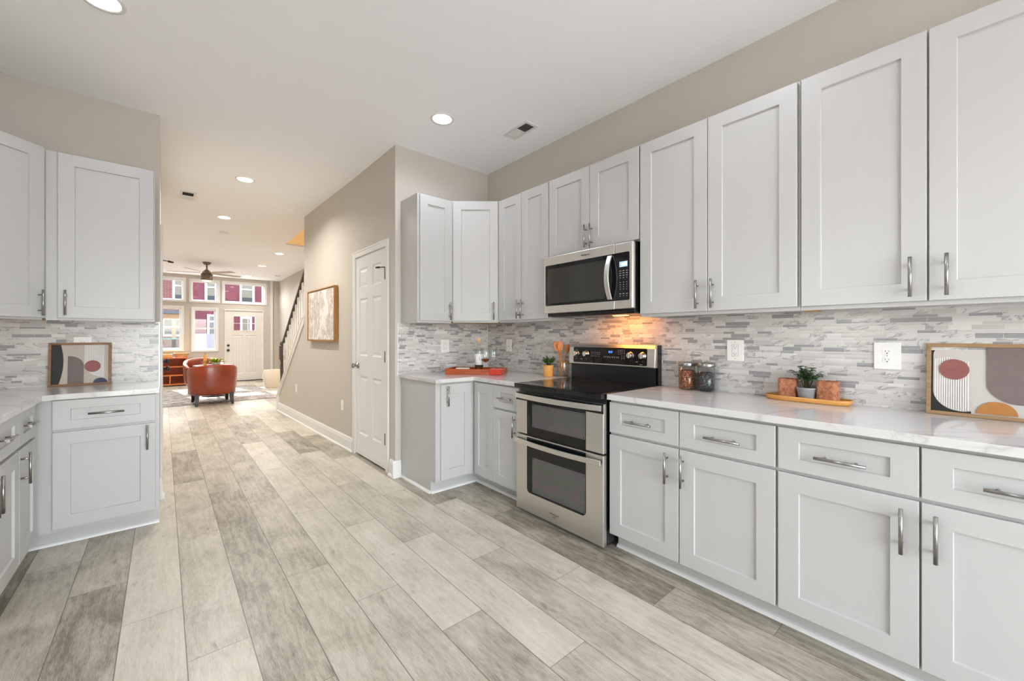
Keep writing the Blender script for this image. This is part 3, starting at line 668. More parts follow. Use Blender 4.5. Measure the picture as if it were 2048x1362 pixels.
for xs_, zs_ in (([.232, .25, .268, .286, .302], [1.128, 1.115, 1.10]), ([.345, .362, .38, .398, .418, .436, .455, .47], [1.10, 1.094]), ([.50, .52], [1.152, 1.14, 1.128, 1.115, 1.103, 1.09]), ([.47, .486], [1.15, 1.138, 1.122])):
    for z in zs_:
        for x in xs_: mark(x, z, .005 + .004 * rnd.random())
for x in (.082, .178, .572, .668): mark(x, 1.077, .006); mark(x, 1.145, .004)
mark(.13, 1.074, .016); mark(.62, 1.072, .018); mark(.655, 1.054, .02)
m.build('lettering', PRINT, cg)

# ================================================================== microwave
t = thing('microwave', 'stainless steel over the range microwave with lit clock', 'microwave', (2.205, 2.187, 0), RQ)
Wm, Z0, Z1 = .772, 1.424, 1.846
m = MB(); m.box(.006, Wm - .006, .035, .37, 1.40, 1.850); bd = m.build('body', BLACK, t, bevel=.003)
m = MB(); m.prism([(.02, .03, Z0), (.02, .06, 1.396), (.02, .37, 1.396), (.02, .37, 1.401), (.02, .06, 1.43)], (Wm - .04, 0, 0)); m.build('underside', BLACK, bd, fix=True)
LAMPW = emit('warm_lamp_lens', (1, .5, .15), 4)
for x, lm in ((.17, WHITEPLASTIC), (.53, LAMPW)): MB().box(x - .05, x + .05, .2, .25, 1.3935, 1.3958).build('lamp_lens', lm, bd)
area('lamp', (.50, .225, 1.388), .34, MWP, (1, .33, .05), t, (R(12), 0, 0), 'RECTANGLE', .05)
xs_ = .638
m = MB(); m.box(0, xs_ - .001, 0, .034, Z0, Z1); dr = m.build('door', STEEL, t, bevel=.003)
m = MB(); m.prism(rrect(.018, xs_ - .0005, 1.478, 1.782, -.002, .012, (1, 0, 0, 1)), (0, .004, 0)); gl_ = m.build('glass', BLACKGLASS, dr)
m = MB(); m.prism(rrect(.04, .565, 1.497, 1.752, -.0026, .01), (0, .001, 0)); m.build('window', mat('microwave_window', (.035, .034, .032), .07, var=0), gl_)
m = MB(); n = 14; vs = []; fs = []
for i in range(n + 1):
    s = i / n; z = 1.487 + (1.773 - 1.487) * s; k = 1 - (2 * s - 1) ** 2; y = -.014 - .04 * k
    vs += [(.592, y, z), (.626, y, z), (.626, y + .011, z), (.592, y + .011, z)]
for i in range(n):
    for k in range(4): a, b = i * 4 + k, i * 4 + (k + 1) % 4; fs.append((a, b, b + 4, a + 4))
fs += [(3, 2, 1, 0), tuple(n * 4 + k for k in range(4))]
m.add(vs, fs); hd = m.build('handle', STEEL, dr, bevel=.003, fix=True)
MB().box(.597, .621, -.012, 0, 1.49, 1.515).build('end_bracket', BLACK, hd); MB().box(.597, .621, -.012, 0, 1.745, 1.77).build('end_bracket', BLACK, hd)
text('logo', 'Whirlpool', .019, mat('logo_black', (.02, .02, .02), .4, var=0), dr, (.397, -.0008, 1.812), shear=.15)
m = MB(); m.box(xs_ + .001, Wm, 0, .034, Z0, Z1); cp = m.build('control_side', STEEL, t, bevel=.008)
m = MB(); m.prism(rrect(xs_ + .0015, .748, 1.478, 1.782, -.002, .01, (0, 1, 1, 0)), (0, .004, 0)); cg = m.build('control_panel', BLACKGLASS, cp)
MB().box(.676, .735, -.0028, -.001, 1.69, 1.724).build('display', emit('pale_display', (.30, .42, .52), .55), cg)
text('clock_digits', '8:57', .023, emit('white_digits', (.75, .9, 1), 2.2), cg, (.712, -.0032, 1.7065))
m = MB(); P2 = mat('panel_print', (.5, .5, .5), .5, var=0)
for r_ in range(12):
    for c_ in range(3):
        z = 1.665 - r_ * .0145; wd = .012 if r_ in (0, 1, 2, 10) else .005
        if r_ in (4, 9): continue
        m.box(.682 + c_ * .024 - wd / 2, .682 + c_ * .024 + wd / 2, -.0026, -.0018, z - .0015, z + .0015)
m.build('lettering', P2, cg)
# ================================================================== outlets and switches
def outlet(label, loc, rz, w=.072, h=.116, kind='duplex', group='wall outlets'):
    t = thing('wall_outlet' if kind != 'switch' else 'light_switch', label, 'outlet' if kind != 'switch' else 'switch', loc, rz, group)
    m = MB(); m.prism(rrect(-w / 2, w / 2, -h / 2, h / 2, -.006, .005), (0, .006, 0)); m.build('cover_plate', WHITEPLASTIC, t, bevel=.0015)
    s = MB(); rc = MB()
    if kind == 'decora':
        rc.prism(rrect(-.0165, .0165, -.0335, .0335, -.0072, .003), (0, .003, 0)); f = rc.build('receptacle', WHITEPLASTIC, t, bevel=.0006)
        e = MB(); ring(e, -.018, .018, -.035, .035, .0012, -.0063, -.0058); e.build('gap', mat('plate_gap', (.25, .24, .23), .6, var=0), t)
        cs_ = (.0195, -.0195); yy = -.0076
    elif kind == 'duplex':
        for k in (1, -1):
            pts = [(.017 * cos(a) * 1.0, -.0075, .0195 * k + max(-.0135, min(.0135, .017 * sin(a)))) for a in [2 * pi * i / 24 for i in range(24)]]; rc.prism(pts, (0, .003, 0))
        f = rc.build('receptacle', WHITEPLASTIC, t, bevel=.0006); cs_ = (.0195, -.0195); yy = -.0079
    else:
        rc.box(-.005, .005, -.016, -.005, -.004, .008); f = rc.build('toggle', WHITEPLASTIC, t, bevel=.001); cs_ = (); yy = -.0064
        s.box(-.0055, .0055, -.0064, -.006, -.012, .012)
    for c in cs_:
        s.box(-.0075, -.0055, yy, yy + .001, c - .002, c + .006).box(.0055, .0075, yy, yy + .001, c - .001, c + .005)
        s.prism([(.0026 * cos(a), yy, c - .0075 + .0026 * sin(a)) for a in [2 * pi * i / 10 for i in range(10)]], (0, .001, 0))
    if kind == 'duplex': s.prism([(.002 * cos(a), -.0064, .002 * sin(a)) for a in [2 * pi * i / 8 for i in range(8)]], (0, .0004, 0))
    else:
        for z in (-.048, .048): s.prism([(.0022 * cos(a), -.0064, z + .0022 * sin(a)) for a in [2 * pi * i / 8 for i in range(8)]], (0, .0004, 0))
    s.build('slot', SLOT, f); return t
outlet('wide white outlet plate on mosaic above the spice jars', (2.580, .961, 1.166), RQ, .092, .124, 'decora')
outlet('square white outlet plate on mosaic beside the large framed print', (2.580, .294, 1.159), RQ, .094, .126)
outlet('white switch plate on mosaic between wine glasses and utensil jar', (2.580, 3.04, 1.161), RQ, .076, .118, 'switch')
outlet('white outlet plate on mosaic above the wine tray', (2.062, 3.390, 1.157), 0, .09, .124, 'decora')
outlet('white outlet plate half hidden behind the small framed print', (-.426, 4.120, 1.186), 0, .088, .118)
outlet('white hall outlet nearest the white six panel door', (hx(4.765), 4.765, .466), -R(90) + HROT, .07, .115)
outlet('white hall outlet low under the sloped stringer', (hx(6.64), 6.64, .48), -R(90) + HROT, .07, .115)

# ================================================================== framed prints
FRAMEW = wood('walnut_frame', lin(112, 78, 50), lin(150, 110, 74), 0, .5); FRAMEO = wood('oak_frame', lin(140, 108, 72), lin(172, 138, 98), 0, .5)
INK = mat('print_black', lin(30, 28, 28), .6, var=.1); TAUPE = mat('print_taupe', lin(118, 104, 100), .65, var=.12, scale=30); PAPER = mat('print_paper', lin(196, 190, 183), .6, var=.03, scale=20)
ROSE = mat('print_rose', lin(142, 84, 80), .6, var=.22, scale=40); TAN = mat('print_tan', lin(190, 178, 166), .65, var=.04); WHT = mat('print_white', lin(232, 228, 224), .6, var=.02)
RIB = mat('print_rib', lin(188, 180, 176), .6, var=.02); OCHRE = mat('print_ochre', lin(178, 118, 56), .6, var=.15, scale=30); NAVY = mat('print_navy', lin(52, 60, 84), .6, var=.1)
def frame_print(label, loc, rz, tilt, Wf, Hf, fw, fmat, shapes):
    t = thing('framed_print', label, 'framed picture', loc, rz, 'framed abstract prints'); t.rotation_euler = (tilt, 0, rz)
    m = MB(); ring(m, 0, Wf, 0, Hf, fw, 0, .024); m.build('frame', fmat, t, bevel=.0012)
    mats = []; m = MB(); lay = 0
    for mt, pts in shapes:
        if mt not in mats: mats.append(mt)
        m.cur = mats.index(mt); lay += 1
        m.add([(x, .014 - lay * .00025, z) for x, z in pts], [tuple(range(len(pts)))])
    m.cur = 0; m.box(fw, Wf - fw, .0142, .022, fw, Hf - fw)
    m.build('print', mats, t); return t
def arc(cx, cz_, r, a0, a1, n=16, ry=None): return [(cx + r * cos(R(a0 + (a1 - a0) * i / n)), cz_ + (ry or r) * sin(R(a0 + (a1 - a0) * i / n))) for i in range(n + 1)]
def rct(a, b, c, d): return [(a, c), (b, c), (b, d), (a, d)]
W_, H_, f_ = .41, .306, .0145
i0, i1, j0, j1 = f_, W_ - f_, f_, H_ - f_
arch = arc(.103, .105, .082, 180, 285, 18, .085) + [(.131, .024), (.131, j1), (.05, j1)] + arc(.046, j1 - .034, .025, 90, 180, 8, .034)
sh = [(PAPER, rct(i0, i1, j0, j1)), (INK, rct(i0, .131, j0, j1)), (PAPER, arch), (PAPER, rct(.131, .172, j0, j1))]
for k in range(15):
    x = .026 + k * .0068; zt = .250 - .02 * abs(k - 5) / 10; zb = .105 - .083 * math.sqrt(max(0, 1 - ((x - .103) / .082) ** 2)); sh.append((WHT, rct(x, x + .0036, zb, zt)))
sh += [(ROSE, arc(.083, .196, .0435, 0, 350, 35)), (TAUPE, [(.175, j1)] + arc(.262, .145, .087, 180, 360, 24, .08) + [(.349, j1)]), (OCHRE, arc(.20, .019, .054, 0, 180, 20, .052)), (RIB, rct(.355, .375, j0, j1))]
frame_print('large oak framed abstract print leaning at the end of the long counter', (2.528, .164, .916), RQ, -R(8), W_, H_, f_, FRAMEO, sh)
W_, H_, f_ = .302, .296, .0135
i0, i1, j0, j1 = f_, W_ - f_, f_, H_ - f_
sh = [(TAN, rct(i0, i1, j0, j1)), (INK, [(i0, j0), (.047, j0)] + [(.068 - .021 * ((s - .56) / .56) ** 2, j0 + s * (j1 - j0)) for s in [i / 12 for i in range(13)]] + [(i0, j1)]),
      (TAUPE, [(.088, j0), (.165, j0)] + arc(.095, .135, .070, 0, 90, 14, .07) + [(.088, .205)]), (WHT, rct(.168, .264, .05, j1))]
for k in range(16): sh.append((RIB, rct(.171 + k * .0058, .1735 + k * .0058, .05, j1)))
sh += [(TAN, [(.168, j0), (.288, j0), (.288, .042)] + arc(.275, .16, .11, 275, 195, 14)), (ROSE, arc(.208, .131, .0405, 0, 350, 35)), (NAVY, arc(.247, j0 + .0005, .036, 0, 180, 20, .033))]
frame_print('small walnut framed abstract print leaning on the side counter', (-.583, 4.062, .912), 0, -R(7.5), W_, H_, f_, FRAMEW, sh)
# textured canvas on the hall wall
OAKG = wood('golden_oak_frame', lin(150, 102, 40), lin(184, 132, 66), 2, .45)
t = thing('framed_canvas', 'textured off white canvas in a golden oak float frame', 'wall art', (hx(5.93), 5.93, 1.19), -R(90) + HROT)
Wc, Hc = 1.03, .655
m = MB(); ring(m, 0, Wc, 0, Hc, .013, -.05, -.002); m.build('frame', OAKG, t, bevel=.0015)
g = G('plaster_relief'); o = g.xyz(g.obj()); v = g.vec(g.m('MULTIPLY', o[0], 2.6), 0, g.m('MULTIPLY', o[2], 1.6))
n1 = g.noise(v, 2.6, 5, .62, 1.4); n2 = g.noise(g.vec(g.m('MULTIPLY', o[0], 9), 3, g.m('MULTIPLY', o[2], 3)), 2.2, 4, .6, 1.8)
c = g.ramp(n1, (.36, lin(182, 170, 163)), (.46, lin(200, 190, 183)), (.5, lin(172, 159, 153)), (.56, lin(222, 217, 211)))
g.set(Base_Color=g.mix(g.ramp(n2, (.52, 0), (.58, .85)), c, lin(228, 224, 219)), Roughness=.8); g.bump(g.m('ADD', n2, n1), .5, .01)
MB().box(.018, Wc - .018, -.04, -.004, .018, Hc - .018).build('canvas', g.mat, t)

# ================================================================== things on the long counter
CT = .9152
def jar(loc, label, fill, cols):
    t = thing('spice_jar', label, 'jar', loc, 0, 'glass jars with steel lids'); r = .05
    MB().lathe([(0, .001), (r - .003, .001), (r, .005), (r, .148), (r - .003, .148), (r - .003, .006), (0, .005)], seg=40).build('glass_body', JARGLASS, t)
    MB().lathe([(0, .148), (r + .0005, .148), (r + .0015, .150), (r + .0015, .171), (r - .002, .174), (0, .174)], seg=40).build('lid', NICKEL, t)
    g = G('grain_' + label.split()[0]); o = g.obj(); vn = g.n('ShaderNodeTexVoronoi'); g.put(vn.inputs['Vector'], o); vn.inputs['Scale'].default_value = 190
    g.set(Base_Color=g.ramp(g.xyz(vn.outputs['Color'])[0], (.1, cols[0]), (.5, cols[1]), (.9, cols[2])), Roughness=.6); g.bump(vn.outputs['Distance'], 1, .003)
    f = MB().lathe([(0, .0055), (r - .0035, .0065), (r - .0035, fill), (r * .6, fill + .004), (0, fill + .001)], seg=40).build('contents', g.mat, t); f['kind'] = 'stuff'
jar((2.524, 1.229, CT), 'red brown spice jar with steel lid nearest the range', .118, (lin(84, 34, 20), lin(140, 66, 40), lin(196, 128, 88)))
jar((2.524, 1.107, CT), 'black spice jar with steel lid beside the red brown one', .112, (lin(22, 22, 23), lin(44, 44, 46), lin(96, 96, 98)))
BOARD = wood('honey_wood', lin(196, 132, 58), lin(222, 164, 90), 0, .45)
t = thing('wooden_tray', 'long honey coloured wooden tray holding a plant and two blocks', 'tray', (2.505, .592, CT), RQ)
m = MB(); N = 48; prof = [(.88, 0), (.97, .006), (1.0, .024), (.985, .026), (.955, .014), (.87, .008)]; rows = []
def sup(a, A, B, e=3.2): c, s = cos(a), sin(a); return (A * math.copysign(abs(c) ** (2 / e), c), B * math.copysign(abs(s) ** (2 / e), s))
vs = []
for k, z in prof:
    for i in range(N): x, y = sup(2 * pi * i / N, .183 * (k + (1 - k) * .5), .062 * k); vs.append((x, y, z))
fs = [tuple(range(N - 1, -1, -1))]
for r_ in range(len(prof) - 1):
    for i in range(N): j = (i + 1) % N; fs.append((r_ * N + i, r_ * N + j, (r_ + 1) * N + j, (r_ + 1) * N + i))
fs.append(tuple((len(prof) - 1) * N + i for i in range(N)))
m.add(vs, fs, True); m.build('board', BOARD, t)
g = G('terracotta'); o = g.obj(); n = g.noise(o, 60, 4, .7); g.set(Base_Color=g.ramp(n, (.35, lin(142, 84, 58)), (.55, lin(184, 120, 88)), (.7, lin(202, 150, 120))), Roughness=.85); g.bump(n, .4, .003); TERRA = g.mat
def block(loc, rz, label, s=.082, h=.104):
    t = thing('clay_holder', label, 'candle holder', loc, rz, 'clay holders on the wooden tray'); q = s / 2
    m = MB(); vs = []; Nn = 32
    for k, z in ((.97, 0), (1, .004), (1, h - .004), (.97, h), (.84, h), (.8, h - .03)):
        for i in range(Nn): x, y = sup(2 * pi * i / Nn, q * k, q * k, 5); vs.append((x, y, z))
    fs = [tuple(range(Nn - 1, -1, -1))]
    for r_ in range(5):
        for i in range(Nn): j = (i + 1) % Nn; fs.append((r_ * Nn + i, r_ * Nn + j, (r_ + 1) * Nn + j, (r_ + 1) * Nn + i))
    fs.append(tuple(5 * Nn + i for i in range(Nn))); m.add(vs, fs, True); m.build('body', TERRA, t)
block((2.512, .675, CT + .0085), .1, 'square clay holder on the tray end toward the spice jars'); block((2.505, .503, CT + .0085), -.1, 'square clay holder on the tray end toward the large print')
LEAF = mat('leaf_green', lin(46, 86, 40), .4, var=.35, scale=30); LEAF2 = mat('leaf_light', lin(84, 128, 52), .45, var=.3, scale=30); STEMM = mat('stem', lin(70, 70, 40), .6)
def leaf(m, p, d, L, wd, up=Vector((0, 0, 1)), droop=.25):
    d = d.normalized(); s = d.cross(up)
    if s.length < .05: s = Vector((1, 0, 0))
    s.normalize(); nn = s.cross(d); vs = []; K = 5
    for i in range(K + 1):
        q = i / K; wv = wd * math.sin(pi * (q * .92 + .06)) ** .8; c = p + d * L * q - Vector((0, 0, droop * L * q * q)); vs += [c - s * wv + nn * wv * .3, c, c + s * wv + nn * wv * .3]
    fs = []
    for i in range(K):
        a = 3 * i; fs += [(a, a + 1, a + 4, a + 3), (a + 1, a + 2, a + 5, a + 4)]
    m.add(vs, fs, True)
def leafy(parent, c, rad, h, ns, nl, L, wd, mt, seed):
    rnd = random.Random(seed); f = MB(); st = MB(); c = Vector(c)
    for i in range(ns):
        a = 2 * pi * (i + .4 * rnd.random()) / ns; tl = rnd.uniform(.15, 1.0); hh = h * rnd.uniform(.6, 1.0) * (1 - .35 * tl * tl)
        e = c + Vector((cos(a) * rad * tl, sin(a) * rad * tl, hh)); mid = c + (e - c) * .5 + Vector((0, 0, .15 * h))
        pts = [c + Vector((cos(a), sin(a), 0)) * rad * .12, mid, e]; st.tube(pts, [.0016, .0014, .0009], 5)
        for k in range(nl):
            q = .35 + .65 * (k + 1) / nl; p = pts[0] * (1 - q) ** 2 + mid * 2 * q * (1 - q) + e * q * q
            b = a + rnd.uniform(-1.8, 1.8); leaf(f, p, Vector((cos(b), sin(b), rnd.uniform(.0, .9))), L * rnd.uniform(.7, 1.15), wd * rnd.uniform(.8, 1.15))
    s = st.build('stem', STEMM, parent); f.build('foliage', mt, parent); return s
t = thing('potted_plant', 'small dark green plant in a grey tapered pot on the tray', 'plant', (2.496, .589, CT + .0082))
MB().lathe([(0, 0), (.032, 0), (.034, .003), (.0435, .055), (.046, .058), (.0455, .066), (.042, .066), (.040, .056), (0, .054)], seg=32).build('pot', mat('grey_stoneware', lin(150, 150, 150), .6, var=.08, scale=40), t)
MB().lathe([(0, .057), (.04, .056)], seg=20).build('soil', mat('soil', lin(46, 36, 28), .9, var=.3, scale=80), t)
leafy(t, (0, 0, .055), .07, .125, 20, 7, .026, .0105, LEAF, 5)

# ================================================================== things by the range and in the corner
YW = wood('light_wood_pot', lin(206, 146, 66), lin(228, 176, 98), 2, .5)
t = thing('potted_plant', 'green succulent in a round light wood pot beside the range', 'plant', (2.458, 2.385, CT), 0)
MB().lathe([(0, 0), (.040, 0), (.042, .002), (.042, .092), (.041, .094), (.037, .094), (.036, .082), (0, .081)], seg=36).build('pot', YW, t)
MB().lathe([(0, .084), (.036, .083)], seg=20).build('soil', MATS['soil'], t)
leafy(t, (0, 0, .083), .066, .09, 18, 8, .024, .0105, LEAF2, 8)
t = thing('utensil_jar', 'clear glass jar of wooden spoons beside the range', 'jar', (2.525, 2.283, CT))
MB().lathe([(0, .001), (.047, .001), (.051, .006), (.051, .10), (.046, .118), (.047, .126), (.044, .126), (.043, .117), (.048, .099), (.048, .007), (0, .006)], seg=36).build('glass_body', JARGLASS, t)
TW = mat('jute_twine', lin(182, 134, 78), .8, var=.2, scale=90)
m = MB()
for z in (.116, .119, .122): m.tube([(.0475 * cos(a), .0475 * sin(a), z) for a in [2 * pi * i / 24 for i in range(25)]], .0018, 5)
m.tube([(-.047, -.008, .118), (-.055, -.012, .09), (-.052, -.018, .05), (-.054, -.01, .02)], .002, 5).tube([(-.047, -.008, .118), (-.054, .0, .085), (-.053, .008, .045)], .002, 5); m.build('twine', TW, t)
SP = wood('spoon_wood', lin(186, 104, 40), lin(216, 136, 64), 2, .5)
def utensil(label, foot, tip, slots, wd, L):
    f, tp = Vector(foot), Vector(tip); d = (tp - f).normalized(); tt = thing('wooden_spoon', label, 'spoon', f, 0, 'wooden spoons in the glass jar')
    q = d.to_track_quat('Z', 'Y'); view = Vector((-.65, -.76, 0)); s = d.cross(view).normalized(); nn = s.cross(d); Mx = Matrix((s, -nn, d)).transposed().to_4x4()
    ln = (tp - f).length; m = MB(); m.tube([(0, 0, 0), (0, 0, ln - L * .8)], [.0055, .005], 10); m.xform(Mx); m.build('handle', SP, tt)
    pts = [(wd * sin(pi * i / 14) ** .75 * (1 if i else 0), ln - L + L * (1 - cos(pi * i / 14)) / 2) for i in range(15)]; out_ = [(x, z) for x, z in pts] + [(-x, z) for x, z in reversed(pts[1:-1])]
    m = MB(); vs = [(x, -.004, z) for x, z in out_] + [(x, .004, z) for x, z in out_]; n_ = len(out_); fs = [tuple(range(n_)), tuple(range(2 * n_ - 1, n_ - 1, -1))] + [((i + 1) % n_, i, i + n_, (i + 1) % n_ + n_) for i in range(n_)]
    m.add(vs, fs); m.xform(Mx); h = m.build('head', SP, tt, bevel=.0015, fix=True)
    if slots:
        m = MB()
        for k in (-1, 0, 1): m.box(k * .010 - .002, k * .010 + .002, -.0046, .0046, ln - L * .75, ln - L * .3)
        m.xform(Mx); m.build('slot', mat('spoon_slot', lin(120, 60, 22), .7), h)
B0 = Vector((2.525, 2.283, CT + .007))
utensil('wooden slotted spoon leaning away from the range', B0 + Vector((.022, -.018, 0)), Vector((2.497, 2.345, 1.205)), True, .025, .085)
utensil('wooden spoon with plain round head in the middle of the jar', B0 + Vector((-.012, .01, 0)), Vector((2.522, 2.312, 1.212)), False, .024, .085)
utensil('wooden spoon leaning toward the range console', B0 + Vector((-.004, .03, 0)), Vector((2.556, 2.246, 1.185)), False, .02, .075)
# wine tray, set diagonally in the corner
TA = -.88
t = thing('serving_tray', 'reddish brown wooden serving tray set diagonally in the corner', 'tray', (1.872, 3.075, CT), TA)
TR = wood('cherry_tray', lin(132, 52, 14), lin(190, 92, 30), 0, .3)
Lt, Dt = .505, .27
m = MB(); m.box(0, Lt, 0, Dt, 0, .01); m.build('bottom_board', TR, t)
m = MB(); m.box(0, Lt, 0, .012, .01, .05).box(0, Lt, Dt - .012, Dt, .01, .05).box(0, .012, .012, Dt - .012, .01, .05).box(Lt - .012, Lt, .012, Dt - .012, .01, .05); m.build('rim', TR, t, bevel=.002)
TM = Matrix.Translation((1.872, 3.075, CT)) @ Matrix.Rotation(TA, 4, 'Z')
def on_tray(x, y, z=.0104): return TM @ Vector((x, y, z))
t = thing('wine_bottle', 'clear wine bottle with a pale label standing in the serving tray', 'bottle', on_tray(.268, .15))
DKG = clear_glass('bottle_glass', (.93, .95, .93), 1.0)
MB().lathe([(0, .001), (.034, .001), (.037, .005), (.037, .185), (.034, .205), (.021, .228), (.0145, .245), (.0135, .295), (.015, .297), (.015, .306), (.0115, .306), (.0115, .25), (.017, .228), (.03, .205), (.0345, .183), (.0345, .006), (0, .005)], seg=36).build('glass_body', DKG, t)
MB().lathe([(0, .006), (.034, .0065), (.034, .05), (0, .05)], seg=30).build('wine', mat('amber_wine', lin(120, 66, 34), .1, var=0), t)
lb = MB().lathe([(.0374, .058), (.0376, .058), (.0376, .168), (.0374, .168)], seg=36).build('label', mat('paper_label', lin(228, 224, 220), .7, var=.02), t)
MB().lathe([(.0376, .052), (.0378, .052), (.0378, .069), (.0376, .069)], seg=36).build('label_band', INK, t)
m = MB(); ang = -pi / 2 - .60
for dx, z0, z1, wv in ((-.004, .148, .12, .0016), (.002, .126, .106, .0013)): 
    p = []
    for i in range(5): z = z0 + (z1 - z0) * i / 4; a = ang + dx * 20 + i * .06; p.append((.0378 * cos(a), .0378 * sin(a), z))
    m.tube(p, wv, 5)
m.build('label_drawing', INK, t)
MB().lathe([(.0146, .262), (.0152, .262), (.0156, .3085), (0, .309)], seg=24).build('foil_cap', mat('cork_foil', lin(206, 168, 118), .45, var=.1), t)
def wineglass(loc, label, fill):
    t = thing('wine_glass', label, 'wine glass', loc, 0, 'wine glasses in the serving tray')
    MB().lathe([(0, .001), (.033, .001), (.034, .003), (.012, .006), (.0045, .014), (.0038, .08), (.007, .09)], seg=30).build('stem', JARGLASS, t)
    MB().lathe([(.006, .089), (.024, .098), (.037, .12), (.041, .145), (.039, .18), (.032, .223), (.0312, .223), (.0382, .18), (.040, .145), (.036, .12), (.0235, .0995), (0, .092)], seg=36).build('bowl', JARGLASS, t)
    if fill: MB().lathe([(0, .0925), (.0232, .100), (.0355, .1205), (.0365, .124), (0, .124)], seg=30).build('wine', mat('amber_wine', lin(120, 66, 34), .1, var=0), t)
wineglass(on_tray(.333, .13), 'wine glass holding a little amber wine beside the bottle', True); wineglass(on_tray(.40, .16), 'empty wine glass at the mosaic corner side of the tray', False)
m = MB(); m.box(-.06, .06, -.04, .04, 0, .012).box(-.057, .057, -.037, .037, .012, .022)
o_ = m.build('folded_napkin', mat('white_linen', lin(226, 222, 216), .9, var=.03, scale=60), bevel=.006); o_.location = on_tray(.12, .14, .0105); o_.rotation_euler = (0, 0, TA); o_.location.z += .018
tag(o_, 'small folded white napkin lying in the serving tray', 'napkin')
m = MB(); m.box(-.06, .06, -.04, .04, 0, .018); o2 = m.build('coaster_stack', mat('dark_slate', lin(70, 62, 58), .7), bevel=.003); o2.location = on_tray(.12, .14, .0105); o2.rotation_euler = (0, 0, TA); tag(o2, 'dark square coaster stack under the folded white napkin', 'coaster')
# red cloth folded over the tray edge
g = G('red_cloth'); o = g.obj(); n = g.noise(o, 220, 2); g.set(Base_Color=g.ramp(n, (.3, lin(168, 34, 24)), (.7, lin(206, 58, 40))), Roughness=.85, Sheen_Weight=.3); g.bump(n, .3, .001); REDC = g.mat
m = MB(); X0, X1 = .398, .515; NX, pr = 12, [(.10, .052), (.05, .0535), (.012, .055), (-.004, .0535), (-.008, .046), (-.009, .03), (-.0105, .014), (-.013, .004)]
vs = []; fs = []
for i in range(NX + 1):
    x = X0 + (X1 - X0) * i / NX
    for k, (y, z) in enumerate(pr): vs.append((x + .0015 * sin(k * 1.3), y - (.0025 * (1 + sin(i * .9 + k * .3)) if k > 3 else 0), z + (.0012 * sin(i * 1.1) if k < 3 else 0)))
K = len(pr)
for i in range(NX):
    for k in range(K - 1): fs.append((i * K + k, (i + 1) * K + k, (i + 1) * K + k + 1, i * K + k + 1))
m.add(vs, fs, True); o_ = m.build('red_napkin', REDC); o_.matrix_world = TM; md = o_.modifiers.new('thick', 'SOLIDIFY'); md.thickness = .004; md.offset = 1
tag(o_, 'bright red folded napkin hanging over the serving tray front edge', 'napkin')
# ================================================================== stairs and railing
IRON = mat('dark_stained_wood', lin(72, 66, 62), .4, var=.1)
t = thing('staircase', 'white staircase rising behind the balusters to the upper floor', 'staircase', (2.13, 7.7, 0))
TREAD = wood('oak_tread', lin(150, 134, 112), lin(178, 160, 136), 0, .45); rise, run = .19, .2235
for k in range(15):
    y = -run * k; m = MB(); x0 = -.5 if y + 7.7 < YE else -.535
    m.box(-.45, .458, y - run, y - .0, 0 if k == 0 else rise * k - .02, rise * (k + 1) - .03); m.build('riser', TRIM, t)
    m = MB(); m.box(-.45, .458, y - run, y + .025, rise * (k + 1) - .03, rise * (k + 1)); m.build('tread', TREAD, t, bevel=.006)
t = thing('stair_railing', 'dark stair handrail with white balusters and a dark newel post', 'railing', (1.53, 7.66, 0))
def rz_(y): return ZS + .03 + SL * (YE - y)
xr = lambda y: hx(y) + .055 - 1.53
m = MB(); ya, yb = 5.3, 7.64; hr = .75
prof_ = [(-.028, -.03), (.028, -.03), (.032, 0), (.02, .022), (-.02, .022), (-.032, 0)]
m.prism([(xr(yb) + a, yb - 7.66, rz_(yb) + hr + b) for a, b in prof_], (xr(ya) - xr(yb), ya - yb, rz_(ya) - rz_(yb))); m.build('handrail', IRON, t, bevel=.004, fix=True)
for i in range(17):
    y = 7.60 - i * .118
    zb_ = rz_(y); m = MB(); x = xr(y); q = y - 7.66; zt_ = zb_ + hr - .02
    m.box(x - .0115, x + .0115, q - .0115, q + .0115, zb_ - .02, zb_ + .16); m.lathe([(.008, .16), (.0115, .17), (.0075, .19), (.009, .3), (.0105, .42), (.008, .50), (.011, .52), (.008, .53)], (x, q, zb_), 10); m.box(x - .011, x + .011, q - .011, q + .011, zb_ + .53, zt_); m.build('baluster', TRIM, t)
m = MB(); q = .06; x = xr(7.70) - .0
m.box(x - .042, x + .042, q - .042, q + .042, 0, .42).lathe([(.04, .42), (.028, .45), (.036, .48), (.03, .52), (.034, .7), (.028, .82), (.036, .84), (.028, .86)], (x, q, 0), 16).box(x - .042, x + .042, q - .042, q + .042, .86, 1.06)
m.lathe([(.042, 1.06), (.05, 1.07), (.05, 1.085), (.025, 1.095), (.036, 1.115), (.038, 1.135), (.026, 1.16), (0, 1.168)], (x, q, 0), 16); m.build('newel_post', IRON, t, bevel=.003)
area('stairwell_lamp', (2.1, 6.6, 5.2), .4, STAIRP, (1, .58, .20), None)

